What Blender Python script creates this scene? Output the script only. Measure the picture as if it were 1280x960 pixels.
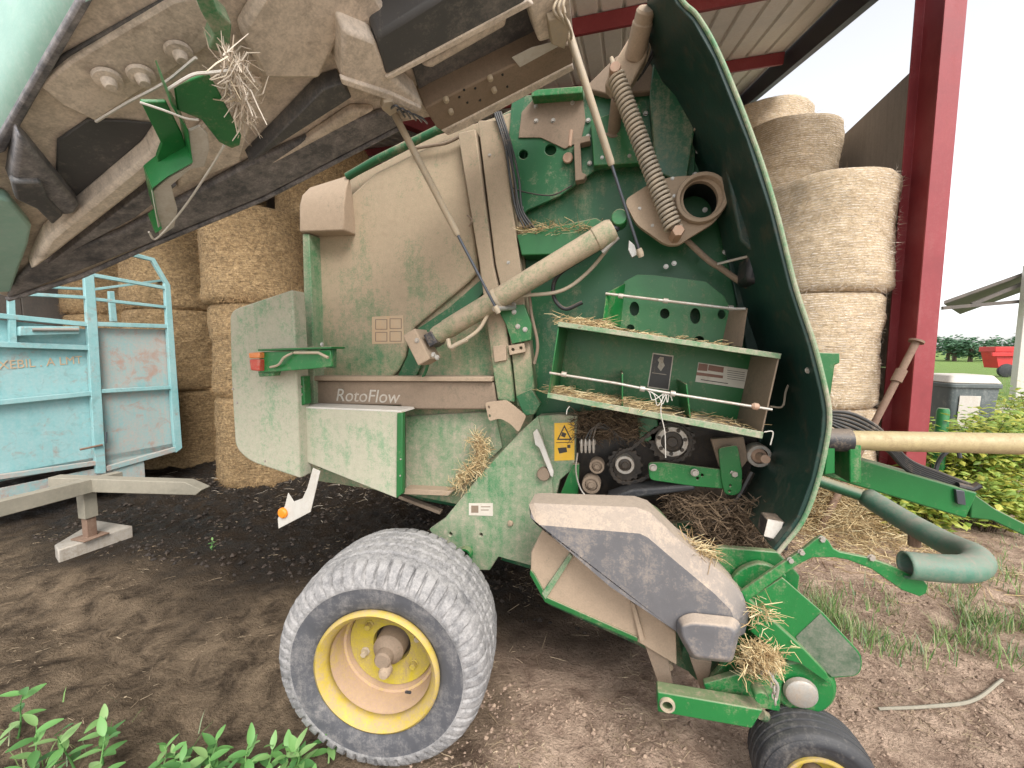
import bpy, bmesh, math, random
from mathutils import Vector, Matrix, noise

random.seed(7)
for o in list(bpy.data.objects):
    bpy.data.objects.remove(o, do_unlink=True)
scene = bpy.context.scene
C = scene.collection
R = math.radians

# ------------------------------------------------------------------ camera
FPX, CX, CY = 500.0, 640.0, 480.0           # photo is 1280 x 960
CAM_H, YAW, PITCH = 1.80, R(14.6), R(4.9)
cam_d = bpy.data.cameras.new('camera')
cam = bpy.data.objects.new('camera', cam_d)
C.objects.link(cam)
cam_d.sensor_fit = 'HORIZONTAL'
cam_d.sensor_width = 36.0
cam_d.lens = FPX / 1280.0 * 36.0
cam_d.clip_start, cam_d.clip_end = 0.05, 3000
cam.location = (0, 0, CAM_H)
cam.rotation_euler = (R(90) - PITCH, 0, YAW)
scene.camera = cam

# ------------------------------------------------------------------ light: bright overcast
world = bpy.data.worlds.new('World')
scene.world = world
world.use_nodes = True
wn, wl = world.node_tree.nodes, world.node_tree.links
wn.clear()
SUN_EL, SUN_AZ = R(48), R(146)              # azimuth clockwise from +Y
sky = wn.new('ShaderNodeTexSky')
sky.sky_type = 'NISHITA'
sky.sun_disc = False
sky.sun_elevation = SUN_EL
sky.sun_rotation = SUN_AZ
sky.dust_density = 1.5
sky.air_density = 1.0
hs = wn.new('ShaderNodeHueSaturation')
hs.inputs['Saturation'].default_value = 0.15
wb = wn.new('ShaderNodeBackground')
wb.inputs['Strength'].default_value = 0.15
wo = wn.new('ShaderNodeOutputWorld')
wl.new(sky.outputs[0], hs.inputs['Color'])
wl.new(hs.outputs[0], wb.inputs[0])
wl.new(wb.outputs[0], wo.inputs[0])
sd = bpy.data.lights.new('sun', 'SUN')
sd.energy = 1.5
sd.angle = R(28)
sd.color = (1.0, 0.96, 0.9)
sun = bpy.data.objects.new('sun', sd)
C.objects.link(sun)
sv = Vector((math.sin(SUN_AZ) * math.cos(SUN_EL), math.cos(SUN_AZ) * math.cos(SUN_EL), math.sin(SUN_EL)))
sun.rotation_euler = (-sv).to_track_quat('-Z', 'Y').to_euler()
sun.location = sv * 30
vs = scene.view_settings
vs.view_transform = 'Standard'
vs.look = 'None'
vs.gamma = 1.0
vs.use_curve_mapping = False
vs.exposure = 1.22

# ------------------------------------------------------------------ pixel -> direction helpers
Fv = Vector((-math.sin(YAW) * math.cos(PITCH), math.cos(YAW) * math.cos(PITCH), -math.sin(PITCH)))
Rv = Vector((math.cos(YAW), math.sin(YAW), 0))
Uv = Rv.cross(Fv)
CAM = Vector((0, 0, CAM_H))

def ray(px, py):
    return Fv + Rv * ((px - CX) / FPX) + Uv * ((CY - py) / FPX)
def PY(px, py, Y):
    d = ray(px, py); return CAM + d * (Y / d.y)
def PX_(px, py, X):
    d = ray(px, py); return CAM + d * (X / d.x)
def PZ(px, py, Z=0.0):
    d = ray(px, py); return CAM + d * ((Z - CAM_H) / d.z)
def PD(px, py, D):
    return CAM + ray(px, py) * D
def PPL(px, py, p0, n):
    d = ray(px, py); return CAM + d * ((p0 - CAM).dot(n) / d.dot(n))
def planeY(Y):
    return lambda a, b: PY(a, b, Y)

# ------------------------------------------------------------------ materials
def new_mat(name):
    m = bpy.data.materials.new(name); m.use_nodes = True
    nt = m.node_tree; nt.nodes.clear()
    out = nt.nodes.new('ShaderNodeOutputMaterial')
    b = nt.nodes.new('ShaderNodeBsdfPrincipled')
    nt.links.new(b.outputs[0], out.inputs[0])
    return m, nt, b
def N(nt, t, **kw):
    n = nt.nodes.new(t)
    for k, v in kw.items(): setattr(n, k, v)
    return n
def rgb(c): return (c[0], c[1], c[2], 1)
def world_pos(nt, scale=(1, 1, 1)):
    g = N(nt, 'ShaderNodeNewGeometry')
    mp = N(nt, 'ShaderNodeMapping')
    mp.inputs['Scale'].default_value = scale
    nt.links.new(g.outputs['Position'], mp.inputs[0])
    return mp.outputs[0], g
def noise_n(nt, vec, sc, det=5, ro=0.6, dist=0.0):
    n = N(nt, 'ShaderNodeTexNoise')
    n.inputs['Scale'].default_value = sc
    n.inputs['Detail'].default_value = det
    n.inputs['Roughness'].default_value = ro
    n.inputs['Distortion'].default_value = dist
    nt.links.new(vec, n.inputs['Vector'])
    return n.outputs['Fac']
def rng(nt, v, a, b, c=0.0, d=1.0, smooth=False):
    m = N(nt, 'ShaderNodeMapRange')
    if smooth: m.interpolation_type = 'SMOOTHSTEP'
    m.inputs[1].default_value, m.inputs[2].default_value = a, b
    m.inputs[3].default_value, m.inputs[4].default_value = c, d
    nt.links.new(v, m.inputs[0])
    return m.outputs[0]
def mth(nt, op, a, b=None, clamp=False):
    m = N(nt, 'ShaderNodeMath', operation=op); m.use_clamp = clamp
    for i, v in enumerate((a, b)):
        if v is None: continue
        if isinstance(v, (int, float)): m.inputs[i].default_value = v
        else: nt.links.new(v, m.inputs[i])
    return m.outputs[0]
def mixc(nt, f, a, b):
    m = N(nt, 'ShaderNodeMix', data_type='RGBA')
    if isinstance(f, (int, float)): m.inputs[0].default_value = f
    else: nt.links.new(f, m.inputs[0])
    for i, v in ((6, a), (7, b)):
        if isinstance(v, tuple): m.inputs[i].default_value = rgb(v)
        else: nt.links.new(v, m.inputs[i])
    return m.outputs[2]
def bump(nt, b, h, strength=0.3, dist=0.01):
    n = N(nt, 'ShaderNodeBump')
    n.inputs['Strength'].default_value = strength
    n.inputs['Distance'].default_value = dist
    nt.links.new(h, n.inputs['Height'])
    nt.links.new(n.outputs[0], b.inputs['Normal'])

DUST = (0.37, 0.275, 0.195)
DUSTG = (0.41, 0.375, 0.29)
def dusty(name, base, dust=DUST, amt=0.4, rough=0.4, top=0.5, zg=None, rust=0.0, metal=0.0, sc=2.5, mud=0.0, rustc=(0.17, 0.07, 0.035)):
    """Painted or plastic surface with settled dust; amt is how much is covered."""
    m, nt, b = new_mat(name)
    v, g = world_pos(nt)
    n1 = noise_n(nt, v, sc, 8, 0.68, 0.4)
    n2 = noise_n(nt, v, 38, 6, 0.7)
    n3 = noise_n(nt, v, 140, 3, 0.6)
    s = mth(nt, 'ADD', mth(nt, 'ADD', mth(nt, 'MULTIPLY', n1, 0.5), mth(nt, 'MULTIPLY', n2, 0.3)), mth(nt, 'MULTIPLY', n3, 0.2))
    vst, _g = world_pos(nt, (26, 26, 2.2))
    n6 = noise_n(nt, vst, 1.0, 5, 0.6)
    s = mth(nt, 'ADD', mth(nt, 'MULTIPLY', s, 0.8), mth(nt, 'MULTIPLY', n6, 0.2))
    c = 0.5 + (0.5 - amt) * 0.42
    f = rng(nt, s, c - 0.10, c + 0.10)
    sx = N(nt, 'ShaderNodeSeparateXYZ'); nt.links.new(g.outputs['Normal'], sx.inputs[0])
    up = rng(nt, sx.outputs[2], 0.25, 0.8, 0, top)
    f = mth(nt, 'ADD', f, up, True)
    if zg:
        sp = N(nt, 'ShaderNodeSeparateXYZ'); nt.links.new(g.outputs['Position'], sp.inputs[0])
        f = mth(nt, 'ADD', f, rng(nt, sp.outputs[2], zg[0], zg[1], zg[2], zg[3]), True)
    bvar = mixc(nt, rng(nt, n1, 0.3, 0.7), tuple(x * 0.82 for x in base), tuple(min(1, x * 1.12) for x in base))
    dvar = mixc(nt, n2, tuple(x * 0.78 for x in dust), tuple(x * 1.14 for x in dust))
    f2 = mth(nt, 'MULTIPLY', f, rng(nt, n3, 0.25, 0.58, 0.75, 1.0))
    col = mixc(nt, f2, bvar, dvar)
    if mud:
        n5 = noise_n(nt, v, 9, 7, 0.7, 0.8)
        col = mixc(nt, mth(nt, 'MULTIPLY', rng(nt, n5, 0.56, 0.66), mud), col, (0.10, 0.065, 0.04))
    if rust:
        n4 = noise_n(nt, v, 5.5, 9, 0.72, 0.6)
        col = mixc(nt, mth(nt, 'MULTIPLY', rng(nt, n4, 0.58 - rust * 0.15, 0.72 - rust * 0.15), 0.8), col, rustc)
    nt.links.new(col, b.inputs['Base Color'])
    rr = N(nt, 'ShaderNodeMix', data_type='FLOAT')
    nt.links.new(f2, rr.inputs[0]); rr.inputs[2].default_value = rough; rr.inputs[3].default_value = 0.92
    nt.links.new(rr.outputs[0], b.inputs['Roughness'])
    b.inputs['Metallic'].default_value = metal
    bump(nt, b, mth(nt, 'ADD', n2, mth(nt, 'MULTIPLY', f2, 0.4)), 0.18, 0.004)
    return m

GREEN = (0.014, 0.122, 0.03)
M = {}
M['green'] = dusty('fresh_green_paint', (0.014, 0.155, 0.038), DUST, 0.2, 0.3, 0.45)
M['worn'] = dusty('scoured_green_plate', (0.055, 0.10, 0.06), (0.2, 0.19, 0.15), 0.45, 0.4, 0.2, sc=8)
M['green_mid'] = dusty('dusted_green_paint', GREEN, DUST, 0.2, 0.38, 0.8)
M['green_dull'] = dusty('dull_green_paint', (0.013, 0.10, 0.035), DUST, 0.22, 0.45, 0.6)
M['green_deep'] = dusty('deep_green_paint', (0.012, 0.085, 0.035), DUST, 0.25, 0.4, 0.6)
M['green_grey'] = dusty('grey_dusted_green_paint', (0.05, 0.28, 0.11), DUSTG, 0.72, 0.5, 0.2, sc=5)
M['green_pale'] = dusty('pale_dusted_green_paint', (0.03, 0.20, 0.07), (0.36, 0.32, 0.24), 0.55, 0.5, 0.3, sc=4)
M['tan_panel'] = dusty('tan_dusted_panel', (0.03, 0.18, 0.07), (0.39, 0.295, 0.205), 0.56, 0.5, 0.3, zg=(1.72, 2.5, -0.1, 0.6), sc=3, mud=0.12)
M['door_tan'] = dusty('door_dust', (0.34, 0.29, 0.24), (0.72, 0.62, 0.52), 0.62, 0.6, 0.2, sc=3, mud=0.35)
M['door_black'] = dusty('door_black_bar', (0.075, 0.075, 0.078), (0.28, 0.25, 0.22), 0.3, 0.5, 0.3)
M['tan'] = dusty('tan_dust_on_steel', (0.10, 0.12, 0.07), DUST, 0.88, 0.6, 0.3)
M['cyl'] = dusty('dusted_green_cylinder', (0.03, 0.16, 0.055), (0.40, 0.31, 0.22), 0.62, 0.45, 0.25, sc=5)
M['post'] = dusty('dusted_green_post', (0.03, 0.16, 0.06), (0.36, 0.27, 0.19), 0.55, 0.5, 0.3, zg=(1.65, 2.15, -0.15, 0.6), sc=4)
M['spring'] = dusty('dusty_spring_steel', (0.30, 0.28, 0.24), (0.48, 0.40, 0.30), 0.6, 0.4, 0.5, metal=0.2, sc=8)
M['brown'] = dusty('brown_dusty_steel', (0.05, 0.07, 0.04), (0.24, 0.175, 0.125), 0.85, 0.6, 0.3)
M['shield_shade'] = dusty('shaded_shield_green', (0.007, 0.034, 0.025), (0.14, 0.10, 0.07), 0.2, 0.45, 0.5, mud=0.3)  # green darkened to hold the shade inside the front shield
M['black'] = dusty('black_plastic', (0.022, 0.022, 0.025), DUST, 0.22, 0.45, 0.4)
M['edge_black'] = dusty('scuffed_black_edge', (0.085, 0.085, 0.095), (0.36, 0.33, 0.32), 0.42, 0.45, 0.3, sc=9)
M['grey_plastic'] = dusty('worn_grey_plastic', (0.125, 0.122, 0.128), (0.40, 0.32, 0.25), 0.28, 0.5, 0.95, sc=6)
M['steel'] = dusty('zinc_steel', (0.42, 0.41, 0.38), DUST, 0.35, 0.35, 0.3, metal=0.5)
M['steel_tan'] = dusty('dusty_strut_steel', (0.35, 0.31, 0.25), (0.46, 0.37, 0.26), 0.6, 0.4, 0.3, metal=0.2)
M['rod'] = dusty('dark_rod_steel', (0.10, 0.11, 0.13), DUST, 0.12, 0.3, 0.2, metal=0.6)
M['grease'] = dusty('greasy_black_steel', (0.018, 0.015, 0.013), (0.10, 0.07, 0.045), 0.35, 0.4, 0.4)
M['rubber'] = dusty('black_rubber', (0.025, 0.026, 0.03), (0.2, 0.18, 0.16), 0.22, 0.6, 0.15)
M['rubber_hose'] = dusty('hose_rubber', (0.02, 0.02, 0.02), DUST, 0.2, 0.5, 0.4)
M['tyre_side'] = dusty('dusty_sidewall', (0.075, 0.076, 0.085), (0.26, 0.24, 0.225), 0.3, 0.7, 0.1, sc=11)
M['tyre_tread'] = dusty('dried_mud_tread', (0.11, 0.11, 0.115), (0.33, 0.315, 0.305), 0.55, 0.8, 0.2, sc=9)
M['yellow'] = dusty('yellow_rim_paint', (0.50, 0.37, 0.02), (0.36, 0.26, 0.17), 0.48, 0.45, 0.1, sc=12)
M['yellow_dirty'] = dusty('dirty_yellow_paint', (0.55, 0.42, 0.03), (0.40, 0.27, 0.19), 0.72, 0.5, 0.4, sc=8)
M['yellow_disc'] = dusty('disc_yellow_paint', (0.42, 0.33, 0.02), (0.25, 0.18, 0.11), 0.42, 0.5, 0.2, sc=10)
M['white'] = dusty('white_paint', (0.56, 0.53, 0.48), (0.40, 0.34, 0.27), 0.35, 0.5, 0.2)
M['orange'] = dusty('orange_reflector', (0.85, 0.25, 0.02), DUST, 0.08, 0.25, 0)
M['red_lamp'] = dusty('red_lens', (0.42, 0.05, 0.03), DUST, 0.25, 0.3, 0.2)
M['orange_lamp'] = dusty('orange_lens', (0.6, 0.19, 0.05), DUST, 0.25, 0.3, 0.2)
M['copper'] = dusty('copper_cap', (0.40, 0.22, 0.15), DUST, 0.5, 0.5, 0.2)
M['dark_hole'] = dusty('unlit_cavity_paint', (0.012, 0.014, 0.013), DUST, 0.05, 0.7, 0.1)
M['sticker_yellow'] = dusty('yellow_sticker', (0.72, 0.42, 0.03), DUST, 0.2, 0.4, 0)
M['sticker_orange'] = dusty('dusted_orange_sticker', (0.55, 0.36, 0.2), (0.46, 0.36, 0.25), 0.6, 0.5, 0)
M['sticker_black'] = dusty('black_sticker', (0.025, 0.022, 0.02), DUST, 0.12, 0.4, 0)
M['sticker_white'] = dusty('white_sticker', (0.6, 0.55, 0.47), DUST, 0.3, 0.4, 0)
M['sticker_brown'] = dusty('brown_print', (0.20, 0.075, 0.04), DUST, 0.2, 0.4, 0)
M['ink'] = dusty('dark_ink', (0.03, 0.025, 0.02), DUST, 0.1, 0.5, 0)
M['letter'] = dusty('pale_lettering', (0.52, 0.50, 0.44), (0.30, 0.22, 0.16), 0.5, 0.5, 0)
M['red'] = dusty('red_oxide_paint', (0.26, 0.034, 0.04), (0.30, 0.10, 0.10), 0.28, 0.55, 0.2)
M['concrete'] = dusty('grey_concrete', (0.30, 0.27, 0.24), (0.19, 0.165, 0.15), 0.5, 0.9, 0, sc=1.2)
M['block'] = dusty('concrete_block', (0.40, 0.36, 0.31), (0.20, 0.15, 0.1), 0.35, 0.9, 0)
M['roof'] = dusty('pale_roof_sheet', (0.88, 0.86, 0.82), (0.72, 0.65, 0.57), 0.3, 0.6, 0, sc=1)
M['roof_dark'] = dusty('dark_fascia', (0.03, 0.033, 0.045), (0.08, 0.075, 0.075), 0.3, 0.6, 0)
M['teal'] = dusty('teal_shield_paint', (0.30, 0.50, 0.42), (0.42, 0.54, 0.48), 0.4, 0.35, 0.2, sc=2)
M['turq'] = dusty('turquoise_paint', (0.19, 0.43, 0.44), (0.32, 0.46, 0.46), 0.5, 0.5, 0.2, mud=0.22, rust=0.12, sc=2, rustc=(0.30, 0.22, 0.18))
M['turq_rust'] = dusty('rusted_turquoise_paint', (0.19, 0.44, 0.46), (0.40, 0.34, 0.30), 0.58, 0.6, 0.3, rust=0.42, sc=2, rustc=(0.36, 0.22, 0.17))
M['timber'] = dusty('weathered_timber', (0.24, 0.22, 0.17), (0.30, 0.27, 0.21), 0.5, 0.8, 0.2)
M['rustpipe'] = dusty('rusty_pipe', (0.16, 0.09, 0.06), (0.25, 0.17, 0.12), 0.5, 0.7, 0.2)
M['pole'] = dusty('pale_yellow_tube', (0.44, 0.35, 0.18), (0.28, 0.2, 0.11), 0.4, 0.4, 0.1, sc=9)
M['pipe'] = dusty('grey_green_pipe', (0.07, 0.18, 0.125), (0.22, 0.2, 0.16), 0.4, 0.4, 0.4)
M['bin'] = dusty('grey_bin_plastic', (0.09, 0.11, 0.11), (0.4, 0.4, 0.38), 0.2, 0.5, 0.2)
M['trailer_red'] = dusty('far_red_paint', (0.55, 0.03, 0.03), DUST, 0.1, 0.5, 0)
M['clad'] = dusty('dark_cladding', (0.09, 0.08, 0.07), (0.14, 0.11, 0.09), 0.4, 0.8, 0)
M['bark'] = dusty('bark', (0.09, 0.06, 0.04), (0.14, 0.11, 0.08), 0.4, 0.9, 0)

def island_mat(name, cols, rough=0.8, trans=0.0):
    m, nt, b = new_mat(name)
    g = N(nt, 'ShaderNodeNewGeometry')
    r = N(nt, 'ShaderNodeValToRGB')
    e = r.color_ramp.elements
    while len(e) < len(cols): e.new(0.5)
    for i, c in enumerate(cols):
        e[i].position = i / (len(cols) - 1); e[i].color = rgb(c)
    nt.links.new(g.outputs['Random Per Island'], r.inputs[0])
    nt.links.new(r.outputs[0], b.inputs['Base Color'])
    b.inputs['Roughness'].default_value = rough
    if trans:
        out = [n for n in nt.nodes if n.type == 'OUTPUT_MATERIAL'][0]
        t = N(nt, 'ShaderNodeBsdfTranslucent'); nt.links.new(r.outputs[0], t.inputs[0])
        mx = N(nt, 'ShaderNodeMixShader'); mx.inputs[0].default_value = trans
        nt.links.new(b.outputs[0], mx.inputs[1]); nt.links.new(t.outputs[0], mx.inputs[2])
        nt.links.new(mx.outputs[0], out.inputs[0])
    return m
M['straw'] = island_mat('straw', [(0.24, 0.15, 0.07), (0.42, 0.29, 0.14), (0.55, 0.42, 0.22), (0.62, 0.53, 0.33)])
M['straw_brown'] = island_mat('brown_straw', [(0.16, 0.09, 0.04), (0.30, 0.18, 0.08), (0.42, 0.28, 0.13), (0.22, 0.13, 0.06)])
M['straw_pale'] = island_mat('pale_straw', [(0.35, 0.27, 0.2), (0.55, 0.45, 0.35), (0.62, 0.55, 0.46), (0.45, 0.36, 0.24)])
M['straw_dull'] = island_mat('trodden_straw', [(0.16, 0.11, 0.07), (0.30, 0.22, 0.14), (0.46, 0.36, 0.24), (0.24, 0.165, 0.1)])
M['chaff'] = island_mat('dark_chaff', [(0.06, 0.04, 0.025), (0.13, 0.085, 0.05), (0.22, 0.15, 0.09), (0.09, 0.06, 0.04)])
M['clod'] = island_mat('soil_clod', [(0.13, 0.088, 0.062), (0.24, 0.165, 0.12), (0.35, 0.25, 0.18), (0.19, 0.13, 0.093)])
M['clod_dark'] = island_mat('dark_soil_clod', [(0.015, 0.011, 0.008), (0.035, 0.025, 0.018), (0.055, 0.038, 0.027), (0.022, 0.016, 0.012)])
M['leaf'] = island_mat('weed_leaf', [(0.06, 0.19, 0.05), (0.11, 0.30, 0.08), (0.16, 0.36, 0.11)], 0.5, 0.3)
_nt = M['leaf'].node_tree
_oi = _nt.nodes.new('ShaderNodeObjectInfo')
_rp = [n for n in _nt.nodes if n.type == 'VALTORGB'][0]
_rp.color_ramp.elements[0].color = rgb((0.07, 0.19, 0.055)); _rp.color_ramp.elements[1].color = rgb((0.16, 0.36, 0.10)); _rp.color_ramp.elements[2].color = rgb((0.30, 0.46, 0.18))
for _l in list(_rp.inputs[0].links): _nt.links.remove(_l)
_nt.links.new(_oi.outputs['Random'], _rp.inputs[0])
M['grass'] = island_mat('grass_blade', [(0.09, 0.20, 0.05), (0.20, 0.36, 0.10), (0.46, 0.40, 0.24), (0.14, 0.27, 0.15)], 0.6, 0.3)
M['bush'] = island_mat('bush_leaf', [(0.10, 0.20, 0.03), (0.30, 0.40, 0.07), (0.55, 0.52, 0.10), (0.20, 0.32, 0.06)], 0.5, 0.35)
M['tree'] = island_mat('tree_leaf', [(0.05, 0.12, 0.06), (0.08, 0.17, 0.09), (0.10, 0.20, 0.11)], 0.7, 0.2)

def bale_mat(name, c1, c2, net, netamt, mot=1.0):
    m, nt, b = new_mat(name)
    v, g = world_pos(nt)
    vz, _ = world_pos(nt, (6, 6, 42))
    n1 = noise_n(nt, v, 1.6, 5, 0.6)
    n2 = noise_n(nt, vz, 1.5, 6, 0.72, 0.6)
    n3 = noise_n(nt, v, 26, 8, 0.78, 0.5)
    col = mixc(nt, rng(nt, n2, 0.32, 0.68), c1, c2)
    col = mixc(nt, mth(nt, 'MULTIPLY', rng(nt, n3, 0.48, 0.36), 0.7 * mot), col, tuple(min(1, x * 1.5) for x in c2))
    col = mixc(nt, mth(nt, 'MULTIPLY', rng(nt, n1, 0.45, 0.7), 0.4), col, tuple(x * 0.55 for x in c1))
    col = mixc(nt, mth(nt, 'MULTIPLY', rng(nt, n3, 0.5, 0.66), 0.85 * mot), col, tuple(x * 0.32 for x in c1))
    sp = N(nt, 'ShaderNodeSeparateXYZ'); nt.links.new(g.outputs['Position'], sp.inputs[0])
    zz = mth(nt, 'ADD', mth(nt, 'MULTIPLY', sp.outputs[2], 38.0), mth(nt, 'MULTIPLY', n1, 3.0))
    ln = rng(nt, mth(nt, 'ABSOLUTE', mth(nt, 'SUBTRACT', mth(nt, 'FRACT', zz), 0.5)), 0.36, 0.46)
    brk = rng(nt, noise_n(nt, v, 22, 4, 0.7), 0.45, 0.56)
    col = mixc(nt, mth(nt, 'MULTIPLY', mth(nt, 'MULTIPLY', ln, brk), netamt), col, net)
    nt.links.new(col, b.inputs['Base Color'])
    b.inputs['Roughness'].default_value = 0.85
    bump(nt, b, mth(nt, 'ADD', n3, n2), 0.9, 0.03)
    return m
M['bale'] = bale_mat('amber_straw_bale', (0.21, 0.13, 0.058), (0.44, 0.30, 0.15), (0.55, 0.40, 0.24), 0.3)
M['bale_pale'] = bale_mat('pale_netted_bale', (0.52, 0.38, 0.23), (0.74, 0.58, 0.40), (0.92, 0.86, 0.78), 0.9, 0.45)

def ground_mat():
    m, nt, b = new_mat('soil')
    v, g = world_pos(nt)
    sp = N(nt, 'ShaderNodeSeparateXYZ'); nt.links.new(g.outputs['Position'], sp.inputs[0])
    n1 = noise_n(nt, v, 0.9, 7, 0.62, 0.5)
    n2 = noise_n(nt, v, 6, 8, 0.7, 0.5)
    n3 = noise_n(nt, v, 60, 5, 0.7)
    dry = mixc(nt, rng(nt, n2, .34, .66), (0.23, 0.152, 0.11), (0.68, 0.50, 0.375))
    dry = mixc(nt, mth(nt, 'MULTIPLY', rng(nt, n3, 0.52, 0.72), 0.7), dry, (0.13, 0.085, 0.06))
    tan = mixc(nt, rng(nt, n2, .36, .64), (0.062, 0.044, 0.029), (0.26, 0.19, 0.125))
    wet = mixc(nt, rng(nt, n2, 0.35, 0.7), (0.008, 0.006, 0.0045), (0.05, 0.035, 0.023))
    X, Y = sp.outputs[0], sp.outputs[1]
    # left half: tan trodden earth in front, black muck further in
    xl = mth(nt, 'ADD', X, mth(nt, 'MULTIPLY', mth(nt, 'SUBTRACT', n1, 0.5), 1.6))
    left = rng(nt, xl, -0.9, -0.2, 1, 0, True)
    yl = mth(nt, 'ADD', Y, mth(nt, 'MULTIPLY', mth(nt, 'SUBTRACT', n1, 0.5), 1.8))
    yl = mth(nt, 'ADD', yl, mth(nt, 'MULTIPLY', mth(nt, 'SUBTRACT', n2, 0.5), 0.8))
    muck = rng(nt, yl, 1.9, 2.9, 0, 1, True)
    lc = mixc(nt, muck, tan, wet)
    col = mixc(nt, left, dry, lc)
    # strip under the machine, mixed towards the dark soil colour
    um = mth(nt, 'MULTIPLY', rng(nt, yl, 2.0, 2.6, 0, 1, True), rng(nt, X, 0.1, 0.9, 1, 0, True))
    col = mixc(nt, mth(nt, 'MULTIPLY', um, 0.8), col, wet)
    # open yard outside: pale gravel, then grass beyond
    far = rng(nt, mth(nt, 'ADD', Y, mth(nt, 'MULTIPLY', n1, 2.0)), 8.0, 10.0, 0, 1, True)
    col = mixc(nt, mth(nt, 'MULTIPLY', far, rng(nt, X, 2.8, 4.0, 0, 1)), col, (0.50, 0.45, 0.38))
    col = mixc(nt, rng(nt, mth(nt, 'ADD', Y, mth(nt, 'MULTIPLY', n1, 0.6)), 0.55, 0.2, 0, 1, True), col, (0.52, 0.45, 0.37))  # unseen pale ground by the camera, added to bounce light under the door
    fgr = rng(nt, mth(nt, 'ADD', Y, mth(nt, 'MULTIPLY', n1, 4.0)), 17.0, 20.0, 0, 1, True)
    col = mixc(nt, fgr, col, mixc(nt, n2, (0.10, 0.20, 0.04), (0.22, 0.27, 0.09)))
    nt.links.new(col, b.inputs['Base Color'])
    wetm = mth(nt, 'MULTIPLY', mth(nt, 'MULTIPLY', left, muck), rng(nt, n2, 0.38, 0.6, 1, 0))
    nt.links.new(rng(nt, wetm, 0, 1, 0.95, 0.38), b.inputs['Roughness'])
    nt.links.new(rng(nt, wetm, 0, 1, 0.15, 0.5), b.inputs['Specular IOR Level'])
    bump(nt, b, mth(nt, 'ADD', mth(nt, 'MULTIPLY', n2, 1.8), n3), 0.9, 0.045)
    return m
M['soil'] = ground_mat()

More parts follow.
